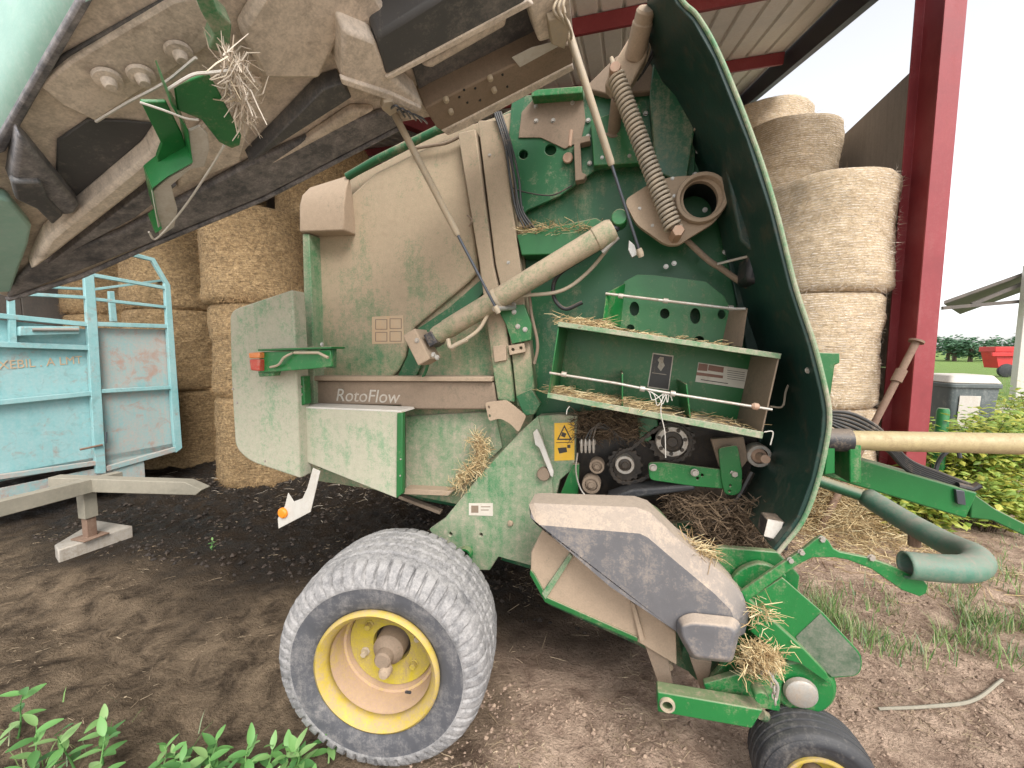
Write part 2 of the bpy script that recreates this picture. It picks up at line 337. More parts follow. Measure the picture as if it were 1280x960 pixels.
# ------------------------------------------------------------------ mesh helpers
WORLD = {}
class MB:
    def __init__(s): s.v, s.f, s.m = [], [], []
    def add(s, vs, fs, mi=0):
        k = len(s.v); s.v += [Vector(p) for p in vs]
        s.f += [tuple(i + k for i in f) for f in fs]; s.m += [mi] * len(fs)
        return s
    def prism(s, pts, off, holes=(), mi=0):
        """Flat outline (with holes) thickened by the vector off."""
        loops = [list(pts)] + [list(h) for h in holes]
        off = Vector(off)
        if not holes:
            n = len(pts)
            vs = [Vector(p) for p in pts] + [Vector(p) + off for p in pts]
            fs = [tuple(range(n)), tuple(range(2 * n - 1, n - 1, -1))]
            fs += [(i, i + n, (i + 1) % n + n, (i + 1) % n) for i in range(n)]
            return s.add(vs, fs, mi)
        bm = bmesh.new(); es = []; lv = []
        for L in loops:
            vv = [bm.verts.new(p) for p in L]; lv.append(vv)
            for i in range(len(vv)): es.append(bm.edges.new((vv[i], vv[(i + 1) % len(vv)])))
        bmesh.ops.triangle_fill(bm, use_beauty=True, use_dissolve=False, edges=es)
        bm.verts.index_update()
        n = len(bm.verts)
        vs = [v.co.copy() for v in bm.verts]; vs += [p + off for p in vs]
        fs = [tuple(v.index for v in f.verts) for f in bm.faces]
        fs += [tuple(i + n for i in reversed(f)) for f in fs]
        for vv in lv:
            ids = [v.index for v in vv]
            fs += [(ids[i], ids[i] + n, ids[(i + 1) % len(ids)] + n, ids[(i + 1) % len(ids)]) for i in range(len(ids))]
        bm.free()
        return s.add(vs, fs, mi)
    def box(s, a, b, mi=0):
        (x0, y0, z0), (x1, y1, z1) = a, b
        vs = [(x, y, z) for z in (z0, z1) for y in (y0, y1) for x in (x0, x1)]
        return s.add(vs, [(0, 2, 3, 1), (4, 5, 7, 6), (0, 1, 5, 4), (2, 6, 7, 3), (0, 4, 6, 2), (1, 3, 7, 5)], mi)
    def beam(s, p0, p1, w, h, up=(0, 0, 1), mi=0):
        p0, p1 = Vector(p0), Vector(p1); d = (p1 - p0).normalized()
        sx = d.cross(Vector(up)).normalized(); u = sx.cross(d)
        c = [sx * (w / 2) + u * (h / 2), -sx * (w / 2) + u * (h / 2), -sx * (w / 2) - u * (h / 2), sx * (w / 2) - u * (h / 2)]
        return s.prism([p0 + q for q in c], p1 - p0, mi=mi)
    def tube(s, pts, r, seg=14, caps=True, mi=0):
        pts = [Vector(p) for p in pts]; n = len(pts)
        rs = r if isinstance(r, (list, tuple)) else [r] * n
        t0 = (pts[1] - pts[0]).normalized()
        a = Vector((0, 0, 1)) if abs(t0.z) < 0.9 else Vector((1, 0, 0))
        u = t0.cross(a).normalized()
        vs = []
        for i, p in enumerate(pts):
            t = (pts[min(i + 1, n - 1)] - pts[max(i - 1, 0)]).normalized()
            u = (u - t * u.dot(t)).normalized(); w = t.cross(u)
            for k in range(seg):
                an = 2 * math.pi * k / seg
                vs.append(p + (u * math.cos(an) + w * math.sin(an)) * rs[i])
        fs = [(i * seg + k, i * seg + (k + 1) % seg, (i + 1) * seg + (k + 1) % seg, (i + 1) * seg + k)
              for i in range(n - 1) for k in range(seg)]
        if caps: fs += [tuple(reversed(range(seg))), tuple(range((n - 1) * seg, n * seg))]
        return s.add(vs, fs, mi)
    def lathe(s, prof, c, axis=(0, 1, 0), seg=40, mi=0, closed=False, caps=True):
        """prof: (radius, distance along axis)"""
        c, ax = Vector(c), Vector(axis).normalized()
        a = Vector((0, 0, 1)) if abs(ax.z) < 0.9 else Vector((1, 0, 0))
        u = ax.cross(a).normalized(); w = ax.cross(u)
        vs, n = [], len(prof)
        for r, h in prof:
            for k in range(seg):
                an = 2 * math.pi * k / seg
                vs.append(c + ax * h + (u * math.cos(an) + w * math.sin(an)) * max(r, 1e-4))
        fs = [(i * seg + k, i * seg + (k + 1) % seg, ((i + 1) % n) * seg + (k + 1) % seg, ((i + 1) % n) * seg + k)
              for i in range(n if closed else n - 1) for k in range(seg)]
        if not closed and caps:
            if prof[0][0] > 0.001: fs.append(tuple(range(seg)))
            if prof[-1][0] > 0.001: fs.append(tuple(range((n - 1) * seg, n * seg)))
        return s.add(vs, fs, mi)

def tag(o, label=None, cat=None, group=None, kind=None):
    if label: o['label'] = label
    if cat: o['category'] = cat
    if group: o['group'] = group
    if kind: o['kind'] = kind
    return o
def set_parent(o, parent):
    if parent is None: return
    o.parent = parent
    o.matrix_parent_inverse = Matrix.Translation(-WORLD[parent.name])
def obj(name, mb, mat, parent=None, bevel=0.0, smooth=35, recalc=True, seg=2):
    me = bpy.data.meshes.new(name)
    if not mb.v: mb.add([(0, 0, 0)], [])
    lo = Vector([min(p[i] for p in mb.v) for i in range(3)]); hi = Vector([max(p[i] for p in mb.v) for i in range(3)])
    c = (lo + hi) / 2
    if parent is None: c.z = lo.z
    me.from_pydata([p - c for p in mb.v], [], mb.f)
    mats = mat if isinstance(mat, (list, tuple)) else [mat]
    for m in mats: me.materials.append(M[m] if isinstance(m, str) else m)
    if len(mats) > 1: me.polygons.foreach_set('material_index', mb.m)
    if recalc:
        bm = bmesh.new(); bm.from_mesh(me)
        bmesh.ops.recalc_face_normals(bm, faces=bm.faces); bm.to_mesh(me); bm.free()
    if smooth:
        me.polygons.foreach_set('use_smooth', [True] * len(me.polygons))
        me.set_sharp_from_angle(angle=R(smooth))
    me.update()
    o = bpy.data.objects.new(name, me); C.objects.link(o); o.location = c
    WORLD[o.name] = c.copy()
    set_parent(o, parent)
    if bevel:
        b = o.modifiers.new('bevel', 'BEVEL'); b.width = bevel; b.segments = seg
        b.limit_method = 'ANGLE'; b.angle_limit = R(40); b.harden_normals = False
    return o
def empty(name, loc, label=None, cat=None, group=None):
    o = bpy.data.objects.new(name, None); C.objects.link(o); o.location = loc
    o.empty_display_size = 0.2
    WORLD[o.name] = Vector(loc)
    return tag(o, label, cat, group)
def dup(o, delta, parent=None, **kw):
    """Copy a thing with its parts (sharing meshes), moved by delta."""
    c = o.copy(); C.objects.link(c)
    if parent is None:
        c.location = Vector(o.location) + Vector(delta)
    else:
        c.parent = parent
    WORLD[c.name] = WORLD[o.name] + Vector(delta)
    for ch in o.children: dup(ch, delta, c)
    if kw: tag(c, **kw)
    return c

def pts(mapf, L): return [mapf(a, b) for a, b in L]
def circ(mapf, cx, cy, rx, ry=None, n=20):
    ry = ry or rx
    return [mapf(cx + rx * math.cos(2 * math.pi * k / n), cy + ry * math.sin(2 * math.pi * k / n)) for k in range(n)]
def plate(name, L, Y, th, mat, parent, bevel=0.004, holes=()):
    mp = planeY(Y)
    return obj(name, MB().prism(pts(mp, L), (0, th, 0), [circ(mp, *h) for h in holes]), mat, parent, bevel)
def rounded(L, r=4, n=4, only=None):
    """Round the corners of a pixel outline."""
    out = []
    for i, p in enumerate(L):
        if only is not None and i not in only: out.append(p); continue
        a, b = Vector(L[i - 1]), Vector(L[(i + 1) % len(L)]); p = Vector(p)
        da, db = (a - p), (b - p)
        q = min(r, da.length * .45, db.length * .45)
        s, e = p + da.normalized() * q, p + db.normalized() * q
        for k in range(n + 1):
            t = k / n
            out.append(tuple(s * (1 - t) ** 2 + p * 2 * t * (1 - t) + e * t * t))
    return out

def bez(ps, n=12):
    """Catmull-Rom through points."""
    ps = [Vector(p) for p in ps]; out = []
    P = [ps[0] * 2 - ps[1]] + ps + [ps[-1] * 2 - ps[-2]]
    for i in range(1, len(P) - 2):
        for k in range(n):
            t = k / n
            a, b, c, d = P[i - 1], P[i], P[i + 1], P[i + 2]
            out.append(0.5 * ((2 * b) + (c - a) * t + (2 * a - 5 * b + 4 * c - d) * t * t + (3 * b - a - 3 * c + d) * t ** 3))
    out.append(ps[-1]); return out

def straws(mb, n, place, length=(0.05, 0.16), rad=0.0016, flat=0.35, bend=0.25):
    for _ in range(n):
        p = Vector(place())
        L = random.uniform(*length)
        an = random.uniform(0, 6.283)
        d = Vector((math.cos(an), math.sin(an), random.uniform(-flat, flat))).normalized()
        sd_ = d.cross(Vector((random.uniform(-1, 1), random.uniform(-1, 1), 1.3))).normalized()
        up = sd_.cross(d)
        r = rad * random.uniform(0.6, 1.5)
        mid = p + d * L * .5 + up * (L * random.uniform(-bend, bend) * .5)
        tri = lambda q, s: [q + sd_ * r * s, q - sd_ * r * s * .5 + up * r * s * .87, q - sd_ * r * s * .5 - up * r * s * .87]
        mb.add(tri(p, 1) + tri(mid, 1) + tri(p + d * L, .6),
               [(0, 1, 4, 3), (1, 2, 5, 4), (2, 0, 3, 5), (3, 4, 7, 6), (4, 5, 8, 7), (5, 3, 6, 8)])
    return mb
def stuff(name, mb, mat, label, cat, parent=None):
    o = obj(name, mb, mat, parent, smooth=0, recalc=False)
    return tag(o, label, cat if parent is None else None, None, 'stuff')

def text_mesh(s, size):
    cu = bpy.data.curves.new('lettering', 'FONT'); cu.body = s; cu.size = size; cu.extrude = 0.0006
    o = bpy.data.objects.new('lettering', cu); C.objects.link(o)
    dg = bpy.context.evaluated_depsgraph_get()
    me = bpy.data.meshes.new_from_object(o.evaluated_get(dg))
    bpy.data.objects.remove(o, do_unlink=True); bpy.data.curves.remove(cu)
    return me
def text(name, s, origin, ux, uz, width, mat, parent, shear=0.0, height=None):
    """Lettering in the plane spanned by ux (reading direction) and uz (up)."""
    me = text_mesh(s, 1.0)
    ux, uz = Vector(ux).normalized(), Vector(uz).normalized(); un = ux.cross(uz)
    w = max(v.co.x for v in me.vertices) - min(v.co.x for v in me.vertices)
    k = width / w; kh = k
    if height: kh = height / max(v.co.y for v in me.vertices)
    vs = [Vector(origin) + ux * (v.co.x * k + v.co.y * kh * shear) + uz * v.co.y * kh + un * v.co.z for v in me.vertices]
    mb = MB().add(vs, [tuple(p.vertices) for p in me.polygons])
    bpy.data.meshes.remove(me)
    return obj(name, mb, mat, parent, smooth=0, recalc=False)

# ================================================================== SETTING
def sstep(a, b, x):
    t = max(0, min(1, (x - a) / (b - a))); return t * t * (3 - 2 * t)
def gh(x, y):
    p = Vector((x, y, 0))
    near = 1 - sstep(8, 16, math.hypot(x, y))
    h = 0.030 * noise.noise(p * 0.9) + 0.018 * noise.noise(p * 2.6 + Vector((5, 0, 0)))
    fine = 0.015 * noise.noise(p * 8) + 0.011 * noise.noise(p * 19 + Vector((3, 0, 0)))
    muck = sstep(2.5, 3.6, y) * (1 - sstep(-0.2, 0.9, x)) * sstep(-7.5, -6, x)
    h += (fine * (1 + 2.4 * muck) + muck * (0.04 + 0.07 * noise.noise(p * 1.7 + Vector((0, 9, 0))) + 0.03 * noise.noise(p * 5)))
    # wheel ruts on the left
    rut = math.exp(-((y - 1.55 - 0.12 * math.sin(x * 1.3)) / 0.22) ** 2) * (1 - sstep(-1.7, -1.3, x))
    h -= 0.05 * rut
    for cx, cy, r in FLAT:
        w = 1 - sstep(r, r + 0.35, math.hypot(x - cx, y - cy))
        h *= (1 - w)
    return h * near - 0.0 * near
FLAT = [(-1.0, 1.65, 0.3), (0.78, 1.65, 0.16), (-4.75, 2.4, 0.45), (3.0, 4.8, 0.35), (-1.0, 3.85, 0.35)]
def axis(lo, hi, st, far0, far1):
    a = [lo + i * st for i in range(int(round((hi - lo) / st)) + 1)]
    s, x = st, lo
    pre = []
    while x > far0: s *= 1.22; x -= s; pre.append(x)
    s, x = st, hi; post = []
    while x < far1: s *= 1.22; x += s; post.append(x)
    return list(reversed(pre)) + a + post
gx, gy = axis(-5.6, 4.0, 0.035, -900, 900), axis(0.5, 6.0, 0.035, -60, 900)
gm = MB()
gm.v = [Vector((x, y, gh(x, y))) for y in gy for x in gx]
nx = len(gx)
gm.f = [(j * nx + i, j * nx + i + 1, (j + 1) * nx + i + 1, (j + 1) * nx + i) for j in range(len(gy) - 1) for i in range(nx - 1)]
gm.m = [0] * len(gm.f)
ground = obj('ground', gm, 'soil', None, smooth=180, recalc=False)
tag(ground, 'bare brown farmyard soil, black and mucky inside the barn', 'ground', kind='structure')

# ------------------------------------------------------------------ barn
RZ0, RY0, RSL = 5.66, 5.56, 0.316
def roof_z(y): return RZ0 + (y - RY0) * RSL
ROOF_Y0, ROOF_Y1, VERGE_X = 2.9, 11.5, 2.28
barn = empty('barn', (2.7, 4.4, 0), 'open fronted barn with red steel columns and pale ribbed roof over the bales', 'barn')
def roof_sheet(x0, w=1.0):
    mb = MB(); prof = []
    nr = 4
    for k in range(nr):
        b = x0 + k * w / nr
        prof += [(b, 0), (b + 0.19, 0), (b + 0.205, 0.035), (b + 0.235, 0.035)]
    prof.append((x0 + w, 0))
    t = 0.003
    top = [Vector((x, ROOF_Y0, roof_z(ROOF_Y0) + z)) for x, z in prof]
    L = Vector((0, ROOF_Y1 - ROOF_Y0, (ROOF_Y1 - ROOF_Y0) * RSL))
    n = len(top)
    vs = top + [p + L for p in top]
    mb.add(vs, [(i, i + 1, i + 1 + n, i + n) for i in range(n - 1)])
    return mb
first = None
for i in range(12):
    if first is None:
        first = obj('roof_sheet', roof_sheet(VERGE_X - 1.0), 'roof', barn, smooth=0, recalc=False)
        first.modifiers.new('solid', 'SOLIDIFY').thickness = 0.004
    else:
        c = first.copy(); C.objects.link(c); c.location.x -= i * 1.0 + 0.0
        WORLD[c.name] = WORLD[first.name] - Vector((i, 0, 0))
rl = math.sqrt(1 + RSL * RSL)
for y in (3.0, 4.7, 7.0, 9.3, 11.3):
    z = roof_z(y) - 0.09
    mb = MB().beam((-9.5, y, z), (VERGE_X - 0.02, y, z), 0.07, 0.15, (0, -RSL, 1))
    obj('purlin', mb, 'red', barn, 0.006)
def rafter(x, mat, name, w=0.16, h=0.26, dz=0.3):
    return obj(name, MB().beam((x, ROOF_Y0 + .05, roof_z(ROOF_Y0) - dz), (x, ROOF_Y1, roof_z(ROOF_Y1) - dz), w, h), mat, barn, 0.006)
rafter(VERGE_X + 0.06, 'roof_dark', 'fascia', 0.1, 0.34, 0.1)
rafter(-3.4, 'red', 'rafter')
def column(x, y, z1, name='column'):
    mb = MB(); fw, d, t, wt = 0.165, 0.42, 0.018, 0.012
    o = [(x - fw / 2, y), (x + fw / 2, y), (x + fw / 2, y + t), (x + wt / 2, y + t), (x + wt / 2, y + d - t), (x + fw / 2, y + d - t),
         (x + fw / 2, y + d), (x - fw / 2, y + d), (x - fw / 2, y + d - t), (x - wt / 2, y + d - t), (x - wt / 2, y + t), (x - fw / 2, y + t)]
    mb.prism([(a, b, -0.1) for a, b in o], (0, 0, z1 + 0.1))
    return obj(name, mb, 'red', barn, 0.003)
colp = PD(1157, 437, 3.9)
column(colp.x - 0.03, colp.y - 0.05, roof_z(colp.y) + 1.3)
cl = PD(190, 437, 5.9)
column(cl.x, cl.y, roof_z(cl.y) - 0.3)
column(-3.4, 10.9, roof_z(10.9) - 0.3)
# precast wall on the right, horizontal panels
wx, wz = 3.0, [0.0, 1.6, 3.2, 4.80]
for i in range(3):
    for j, (ya, yb) in enumerate(((colp.y + 0.42, 7.9), (7.92, 11.2))):
        obj('wall_panel', MB().box((wx, ya, wz[i] - (0.05 if i == 0 else 0)), (wx + 0.14, yb, wz[i + 1] - 0.012)), 'concrete', barn, 0.008)
for i in range(12):
    x = -9.4 + i
    obj('wall_board', MB().box((x, 11.3, -0.05), (x + 0.996, 11.36, 7.42)), 'clad', barn, 0.01)
for j in range(8):
    obj('wall_board', MB().box((-9.5, 3.4 + j, -0.05), (-9.44, 4.396 + j, roof_z(3.4 + j) - .05)), 'clad', barn, 0.01)

# ------------------------------------------------------------------ bales
def make_bale(r, h, mat, seed):
    mb = MB(); seg, nz = 110, 40
    vs = []
    def rad(z):
        e = 0.10
        if z < e: return r - e * 0.7 * (1 - math.sqrt(max(0, 1 - ((e - z) / e) ** 2)))
        if z > h - e: return r - e * (1 - math.sqrt(max(0, 1 - ((z - h + e) / e) ** 2)))
        return r
    zs = [h * (i / nz) for i in range(nz + 1)]
    zs = [0, .03, .07] + [z for z in zs if .1 < z < h - .1] + [h - .07, h - .03, h]
    for z in zs:
        for k in range(seg):
            a = 2 * math.pi * k / seg
            p = Vector((math.cos(a), math.sin(a), z * 1.6 + seed))
            q = rad(z) + 0.035 * noise.noise(p * 1.3) + 0.012 * noise.noise(p * 5) + 0.008 * noise.noise(Vector((p.x * 2, p.y * 2, p.z * 14))) + 0.008 * noise.noise(p * 11)
            vs.append((q * math.cos(a), q * math.sin(a), z))
    n = len(zs)
    fs = [(i * seg + k, i * seg + (k + 1) % seg, (i + 1) * seg + (k + 1) % seg, (i + 1) * seg + k) for i in range(n - 1) for k in range(seg)]
    top = len(vs); vs.append((0, 0, h + 0.02)); bot = len(vs); vs.append((0, 0, 0))
    fs += [((n - 1) * seg + k, (n - 1) * seg + (k + 1) % seg, top) for k in range(seg)]
    fs += [((k + 1) % seg, k, bot) for k in range(seg)]
    mb.add(vs, fs)
    return mb
def bale_fuzz(r, h, n, seed, low=0.0):
    random.seed(seed); mb = MB()
    for _ in range(n):
        a = random.uniform(0, 6.283); z = random.uniform(0.02, h - 0.03)
        if low and random.random() < low: z = random.uniform(0.0, 0.12)
        p = Vector((math.cos(a) * (r + .005), math.sin(a) * (r + .005), z))
        L = random.uniform(.03, .11); tz = Vector((-math.sin(a), math.cos(a), 0)); nr = Vector((math.cos(a), math.sin(a), 0))
        d = (tz * random.uniform(-1, 1) + Vector((0, 0, random.uniform(-.7, .5))) + nr * random.uniform(0.0, .35)).normalized()
        s_ = d.cross(nr).normalized() * random.uniform(.0012, .0028)
        mb.add([p - s_, p + s_, p + d * L], [(0, 1, 2)])
    for _ in range(int(n * .22)):          # ragged fringe hanging at the foot
        a = random.uniform(0, 6.283); p = Vector((math.cos(a) * (r - .02), math.sin(a) * (r - .02), random.uniform(0.02, .16)))
        d = Vector((math.cos(a) * .35 + random.uniform(-.5, .5), math.sin(a) * .35 + random.uniform(-.5, .5), random.uniform(-1, .1))).normalized()
        s_ = d.cross(Vector((math.cos(a), math.sin(a), .3))).normalized() * .0022
        mb.add([p - s_, p + s_, p + d * random.uniform(.05, .14)], [(0, 1, 2)])
    return mb
BALES = {}
def bale(x, y, z, r, h, kind, label, group=None, rot=0.0, tilt=0.0):
    key = (kind, r, h)
    if key not in BALES:
        o = obj('straw_bale', make_bale(r, h, kind, len(BALES) * 7.3), kind, None, smooth=60)
        f = stuff('loose_straw', bale_fuzz(r, h, 1500 if kind == 'bale_pale' else 4200, 11 + len(BALES), 0.1), 'straw_pale' if kind == 'bale_pale' else 'straw_brown', None, None, o)
        BALES[key] = (o, f)
        # rebuild origin at the base centre
        b = o
    else:
        o0, f0 = BALES[key]
        b = o0.copy(); C.objects.link(b)
        f = f0.copy(); C.objects.link(f); f.parent = b
    b.location = (x, y, z); b.rotation_euler = (tilt, 0, rot)
    tag(b, label, 'bale', group)
    return b
bale_h = 1.215
def stack(px, d, n, r, kind, labels, group=None, z0=-0.02, jit=0.03, h=bale_h):
    p = PD(px, 437, d)
    for i in range(n):
        bale(p.x + random.uniform(-jit, jit), p.y + random.uniform(-jit, jit), z0 + i * (h - 0.012), r, h, kind, labels[i], group, random.uniform(0, 6.28))
random.seed(3)
stack(1014, 4.62, 3, 0.635, 'bale_pale', ['pale netted bale at the foot of the stack against the concrete wall',
      'pale netted bale in the middle of the stack behind the red column',
      'pale netted bale topmost of the stack beside the red column'])
p = PD(975, 437, 5.75)
for i in range(4):
    bale(p.x - .03 * i, p.y + .04 * i, i * 1.2 - 0.01, 0.635, bale_h, 'bale_pale',
         ['lowest hidden bale of the tall stack', 'second bale up in the tall stack', 'third bale up in the tall stack', 'topmost bale leaning on the tall stack under open sky'][i],
         None, i * 1.3, R(-3) if i == 3 else 0)
p = PD(940, 437, 6.9)
for i in range(5):
    bale(p.x, p.y, i * 1.12, 0.66, 1.13, 'bale_pale', 'bale in the farthest stack reaching up to the roof fascia', 'bales of the farthest stack', i * 1.9)
AM = 'amber bale in the stacks at the back of the barn'
stack(333, 5.65, 3, 0.655, 'bale', ['amber bale standing on the muck behind the rear shield', 'amber bale second up in the stack behind the rear shield',
      'big amber bale topmost of its stack beside the rear shield'])
stack(228, 6.4, 3, 0.655, 'bale', ['amber bale at the foot of the stack behind the turquoise trailer', 'amber bale in the middle of the stack behind the turquoise trailer',
      'amber bale third up in the stack behind the turquoise trailer'])
stack(415, 6.3, 4, 0.655, 'bale', [AM] * 4, 'bales at the back of the barn')
stack(290, 7.2, 4, 0.655, 'bale', [AM] * 4, 'bales at the back of the barn')
stack(150, 7.2, 3, 0.655, 'bale', [AM] * 3, 'bales at the back of the barn')
stack(60, 7.4, 2, 0.655, 'bale', [AM] * 2, 'bales at the back of the barn')
stack(505, 6.2, 3, 0.655, 'bale', [AM] * 3, 'bales at the back of the barn')

# ================================================================== BALER
baler = empty('round_baler', (-0.7, 2.75, 0.0), 'dusty green round baler with its side door raised and yellow wheel rims', 'baler')
BOLT = MB().lathe([(0.011, 0.004), (0.0125, 0.002), (0.0125, 0.0)], (0, 0, 0), (0, 1, 0), 14)
BOLT.lathe([(0.0, -0.011), (0.0085, -0.011), (0.0095, -0.009), (0.0095, 0.0)], (0, 0, 0), (0, 1, 0), 6)
_b = obj('bolt', BOLT, 'steel', None, smooth=30); bolt_me = _b.data; bolt_off = _b.location.copy(); bpy.data.objects.remove(_b)
def bolt(px, py, Y, s=1.0, parent=None, mat=None):
    parent = parent or baler
    me = bolt_me
    o = bpy.data.objects.new('bolt', me); C.objects.link(o)
    p = PY(px, py, Y)
    o.location = p; o.scale = (s, s * .65, s); o.rotation_euler = (0, random.uniform(0, 1), 0)
    WORLD[o.name] = p.copy(); set_parent(o, parent)
    return o

# --- core body behind the side sheets (chamber), closed volume
YS = 2.06
core = [(402, 300), (445, 240), (545, 185), (650, 130), (845, 85), (935, 270), (985, 480), (970, 640), (900, 690), (700, 690), (600, 640), (520, 625), (410, 600)]
obj('bale_chamber', MB().prism([Vector((p.x, 2.14, p.z)) for p in pts(planeY(2.14), core)], (0, 1.22, 0)), 'green_deep', baler, 0.01)

# --- rear side sheet and its raised tan panel
plate('rear_side_sheet', [(385, 290), (438, 224), (543, 170), (640, 140), (668, 480), (664, 560), (600, 636), (506, 618), (388, 600)], YS, 0.03, 'tan_panel', baler)
tp = [(389, 292), (442, 240), (470, 215), (545, 178), (575, 168), (598, 338), (585, 352), (518, 408), (509, 424), (506, 445), (498, 462), (486, 474), (392, 474)]
plate('raised_side_panel', tp, YS - 0.045, 0.042, 'tan_panel', baler, 0.012)
obj('top_rail', MB().tube([PY(434, 221, 1.99), PY(470, 200, 1.99), PY(548, 162, 1.99), PY(600, 140, 1.99)], 0.021, 16), 'green_dull', baler)
obj('conduit', MB().tube(bez([PY(515, 186, 1.98), PY(540, 182, 1.98), PY(560, 178, 1.98), PY(585, 165, 1.98)], 6), 0.008, 8), 'brown', baler)
# posts
plate('post', [(572, 166), (594, 161), (616, 330), (632, 400), (643, 503), (622, 500), (617, 470), (599, 330)], 1.955, 0.10, 'post', baler, 0.006)
plate('post', [(597, 150), (626, 150), (650, 330), (668, 484), (660, 512), (646, 508), (635, 400), (619, 330)], 1.965, 0.09, 'post', baler, 0.006)
for a, b in ((611, 196), (634, 330), (640, 420)): bolt(a, b, 1.963, 0.7)
for k, (a, b) in enumerate(((588, 275), (607, 388))):
    obj('clip', MB().tube(bez([PY(a - 4, b - 6, 1.945), PY(a + 2, b, 1.93), PY(a - 2, b + 8, 1.945)], 6), 0.004, 6), 'brown', baler)
# rear frame upright with slots
obj('rear_upright', MB().prism(pts(planeY(1.93), [(378, 292), (386, 292), (390, 380), (393, 508), (383, 508)]), (0, 0.12, 0)), 'green_pale', baler, 0.004)
# lettered band
band = plate('lettered_band', [(393, 476), (617, 477), (622, 512), (505, 512), (500, 507), (393, 506)], 1.962, 0.095, 'brown', baler, 0.01)
o = PY(419, 501, 1.9605); e = PY(497, 504, 1.9605)
text('lettering', 'RotoFlow', o, (1, 0, 0), (0, 0, 1), (e - o).length, 'letter', band, 0.22)
obj('band_ledge', MB().prism(pts(planeY(1.935), [(392, 470), (615, 471), (615, 477), (392, 476)]), (0, 0.12, 0)), 'tan', baler, 0.004)
# lower chamber sheet details
plate('lower_inner_sheet', [(506, 520), (618, 514), (628, 560), (560, 622), (507, 612)], YS - 0.02, 0.02, 'green_pale', baler, 0.006)
plate('sheet_lip', [(505, 611), (566, 614), (560, 620), (505, 618)], 1.97, 0.08, 'tan', baler, 0.003)
obj('belt_bar', MB().beam(PY(500, 620, 2.1), PY(552, 640, 2.1), 0.04, 0.02), 'brown', baler, 0.003)

# --- corner box at the top of the tailgate
a, b2, c_, d_ = PY(374, 290, 1.915), PY(374, 257, 1.915), PY(430, 256, 1.915), PY(430, 288, 1.915)
e_, f_ = PY(387, 234, 2.0), PY(437, 218, 2.0)
g_, h_ = Vector((d_.x, 2.04, d_.z)), Vector((a.x, 2.04, a.z))
mid1, mid2 = PY(377, 244, 1.945), PY(433, 236, 1.945)
obj('corner_box', MB().add([a, b2, c_, d_, e_, f_, g_, h_, mid1, mid2],
    [(0, 1, 2, 3), (1, 8, 9, 2), (8, 4, 5, 9), (3, 2, 9, 5, 6), (0, 7, 4, 8, 1), (0, 3, 6, 7), (4, 7, 6, 5)]), 'tan', baler, 0.008)

# --- rear end shield, lower shield
rs = rounded([(287, 388), (365, 362), (369, 430), (375, 598), (312, 577), (294, 560), (289, 470)], 12, 5, (0, 4, 5))
shield = plate('rear_shield', rs, 1.74, 0.09, 'green_grey', baler, 0.008)
for a, b in ((291, 488), (331, 578), (296, 505)): bolt(a, b, 1.738, 0.6, shield)
ls = plate('lower_shield', [(376, 509), (497, 514), (496, 623), (376, 575)], 1.80, 0.012, 'green_grey', baler, 0.004)
A, B = PY(376, 508, 1.80), PY(500, 513, 1.80)
obj('top_lip', MB().prism([A, B, B + Vector((0.01, 0, -.012)), A + Vector((0, 0, -.012))], (0, 0.14, 0)), 'white', ls, 0.003)
obj('side_lip', MB().prism(pts(planeY(1.785), [(496, 516), (503, 515), (503, 617), (495, 623)]), (0, 0.03, 0)), 'green_mid', ls, 0.004)
for a, b in ((500, 575), (500, 596)): bolt(a, b, 1.784, 0.5, ls)
plate('slotted_strip', [(372, 470), (379, 470), (381, 505), (375, 508)], 1.77, 0.05, 'green_mid', baler, 0.003, [(377, 483, 1.2), (377, 493, 1.2)])

# --- tail lamp arm
arm = plate('lamp_arm', [(324, 440), (413, 437), (415, 458), (392, 461), (324, 466)], 1.64, 0.015, 'green', baler, 0.003)
A, B = PY(322, 439, 1.62), PY(414, 436, 1.62)
obj('arm_top', MB().prism([A, B, B + Vector((0, 0, .012)), A + Vector((0, 0, .012))], (0, 0.10, 0)), 'green_mid', arm, 0.003)
obj('arm_foot', MB().prism(pts(planeY(1.66), [(322, 464), (345, 462), (342, 470), (324, 471)]), (0, 0.04, 0)), 'green_mid', arm, 0.003)
obj('bracket', MB().prism(pts(planeY(1.66), [(400, 434), (416, 434), (416, 460), (400, 460)]), (0, 0.03, 0)), 'green_dull', arm, 0.004)
obj('stay', MB().beam(PY(404, 447, 1.68), PY(392, 447, 1.95), 0.03, 0.05), 'green_dull', arm, 0.004)
obj('hook', MB().tube(bez([PY(338, 459, 1.625), PY(348, 456, 1.615), PY(355, 447, 1.615), PY(366, 441, 1.62)], 6), 0.006, 8), 'steel_tan', arm)
obj('hinge_arm', MB().tube([PY(368, 441, 1.61), PY(398, 441, 1.61), PY(410, 447, 1.61)], 0.007, 8), 'steel_tan', arm)
obj('tail_lamp', MB().prism(pts(planeY(1.61), [(311, 449), (324, 449), (324, 464), (313, 463)]), (0, 0.07, 0)), 'red_lamp', arm, 0.006)
obj('indicator_lamp', MB().prism(pts(planeY(1.61), [(310, 441), (324, 440), (324, 448), (311, 448)]), (0, 0.07, 0)), 'orange_lamp', arm, 0.006)
for a, b in ((402, 433), (404, 460), (411, 450)): bolt(a, b, 1.655, 0.8, arm)

